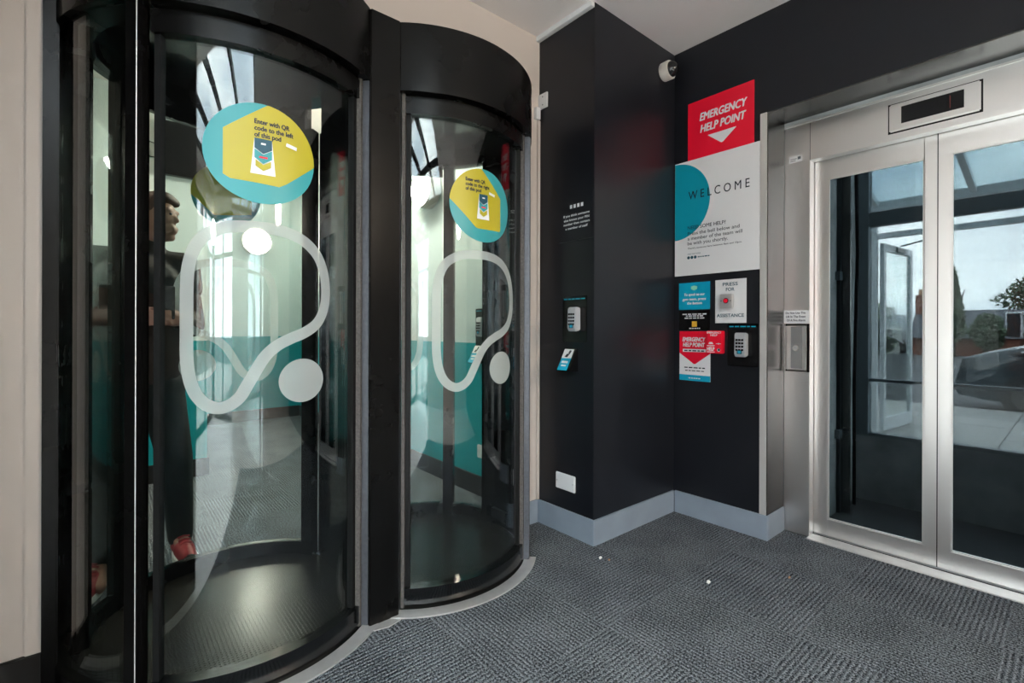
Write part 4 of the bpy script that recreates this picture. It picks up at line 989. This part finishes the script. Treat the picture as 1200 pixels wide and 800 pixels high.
for i in (0, 1):
    bd += [('c', shd[i], elb[i], .052, .042), ('c', elb[i], wri[i], .042, .028), ('c', hp[i], kn[i], .085, .058), ('c', kn[i], an[i], .055, .040), ('c', an[i], ft[i] + Vector((0, -.10, .04)), .036, .03)]
    # hand: palm, four curled fingers of different lengths, thumb
    sg = 1 if i == 0 else -1; pa = wri[i]; inn = Vector((sg, 0, 0)); fw = Vector((.35 * sg, -.94, .05)).normalized()
    pm_ = pa + fw * .075
    bd += [('c', pa, pm_, .030, .036)]
    for k, ln_ in enumerate((.040, .046, .043, .034)):
        b0 = pm_ + Vector((0, 0, .027 - k * .018)) + fw * .015; b1 = b0 + fw * ln_; b2_ = b1 + (fw * .4 + inn * .9).normalized() * ln_ * .8
        bd += [('c', b0, b1, .0098, .0090), ('c', b1, b2_, .0088, .0078)]
    t0 = pa + fw * .03 + Vector((0, 0, .028)); t1 = t0 + (fw * .7 + inn * .4 + Vector((0, 0, .35))).normalized() * .04; t2 = t1 + (fw + inn * .5).normalized() * .032
    bd += [('c', t0, t1, .013, .011), ('c', t1, t2, .0105, .009)]
body = blob(bd, .0065, 'body', 'skin', ps, 3)
hair = [('e', hpos(0, -.022, .030), (.082, .088, .090), 18, 12, hr), ('e', hpos(0, -.050, -.015), (.075, .060, .085), 16, 10, hr), ('e', hpos(0, .03, .085), (.070, .060, .038), 14, 8, hr), ('c', hpos(-.03, .06, .085), hpos(.035, .075, .075), .025, .022)]
blob(hair, .008, 'hair', 'hair', ps, 3)
for e in (-.03, .03): MB().ell(hpos(e, .083, .010), (.008, .006, .006), 10, 6, hr).build('eye', 'print_ink', ps, smooth=60)
jk = [('c', Vector((PX - .065, PY, .965)), Vector((PX - .075, PY, 1.30)), .125, .130), ('c', Vector((PX + .065, PY, .965)), Vector((PX + .075, PY, 1.30)), .125, .130), ('c', Vector((PX - .06, PY, .93)), Vector((PX + .06, PY, .93)), .112, .112), ('c', Vector((PX, PY, 1.0)), Vector((PX, PY, 1.32)), .135, .14)]
for i in (0, 1): jk += [('c', shd[i] + Vector((0, 0, -.10)), elb[i], .076, .066), ('c', elb[i], wri[i] + (elb[i] - wri[i]).normalized() * .03, .066, .044)]
blob(jk, .012, 'jacket', 'jacket_brown', ps, 4)
yk = [('c', shd[0], shd[1], .080, .080), ('e', Vector((PX, PY, 1.37)), (.215, .152, .135)), ('c', Vector((PX + .01, PY, 1.47)), Vector((PX + .03, PY, 1.545)), .088, .078)]
for i in (0, 1): yk += [('c', shd[i], shd[i] + (elb[i] - shd[i]) * .35, .080, .078)]
blob(yk, .012, 'jacket_yoke', 'jacket_black', ps, 4)
ts = [('c', hp[0] + Vector((0, 0, -.05)), hp[1] + Vector((0, 0, -.05)), .105, .105), ('c', Vector((PX, PY, .90)), Vector((PX, PY, .96)), .10, .09)]
for i in (0, 1): ts += [('c', hp[i] + Vector((0, 0, -.06)), kn[i], .098, .075), ('c', kn[i], an[i] + Vector((0, 0, .0)), .075, .058)]
blob(ts, .012, 'trousers', 'trousers', ps, 4)
for i in (0, 1):
    a = ft[i]; dv_ = Vector((-.35, -.94, 0)) if i == 0 else Vector((.1, -.99, 0))
    heel = a + Vector((0, .05, .045)); toe = a + dv_ * .16 + Vector((0, 0, .035))
    sh_ = blob([('c', heel, toe, .045, .035), ('c', heel + Vector((0, 0, .02)), heel + Vector((0, -.02, .07)), .044, .042), ('c', a + dv_ * .05 + Vector((0, 0, .05)), toe, .046, .038)], .008, 'shoe', 'shoe_red', ps, 3)
    so = MB(); ax = (toe - heel); ax.z = 0; ax.normalize(); sd_ = Vector((-ax.y, ax.x, 0)); cpt = (heel + toe) / 2; Ls = (toe - heel).length / 2 + .045; ring = []
    for k in range(24):
        t = 2 * pi * k / 24; ring.append(tuple(Vector((cpt.x, cpt.y, .002)) + ax * cos(t) * Ls * (1.0) + sd_ * sin(t) * .050 * (1 + .12 * cos(t))))
    so.prism(ring, (0, 0, .026)).build('sole', 'shoe_sole', sh_, smooth=40)
    tc_ = blob([('c', toe - ax * .005, toe + ax * .008, .0385, .034)], .007, 'toe_cap', 'trousers', sh_, 2)
    lc = MB()
    for k in range(4):
        c_ = heel + (toe - heel) * (.38 + .11 * k) + Vector((0, 0, .062 - .008 * k)); lc.path([c_ - sd_ * .026, c_ + Vector((0, 0, .006)), c_ + sd_ * .026], .0045, 6)
    lc.build('laces', 'shoe_red', sh_, smooth=50)
tag(B(.165, .235, 2.560, 2.568, 1.19, 1.335).build('mobile_phone', 'black_plastic', bevel=.003), 'dark phone held in front of the person behind the pod', 'phone')

# ================================================================== CRUMBS ON THE CARPET
def crumb(x, y, r, mat, label, s_=1):
    rnd = random.Random(int(x * 1000)); mb = MB(); mb.ell((x, y, r * .55 + .001), (r, r * .7, r * .6), 8, 6)
    mb.v = [(a + rnd.uniform(-r, r) * .2, b + rnd.uniform(-r, r) * .2, max(.0005, c + rnd.uniform(-r, r) * .15)) for a, b, c in mb.v]
    tag(mb.build('crumb', mat), label, 'crumb', 'crumbs on the carpet')
crumb(1.905, 1.565, .010, 'crumb_white', 'white crumb on the carpet in front of the pillar corner')
crumb(1.925, 1.525, .007, 'crumb_tan', 'tan crumb right beside the white one near the pillar')
crumb(2.10, 1.10, .011, 'crumb_white', 'white crumb lying out on the open carpet')
crumb(2.43, .88, .008, 'crumb_tan', 'tan crumb on the carpet nearest the lift')
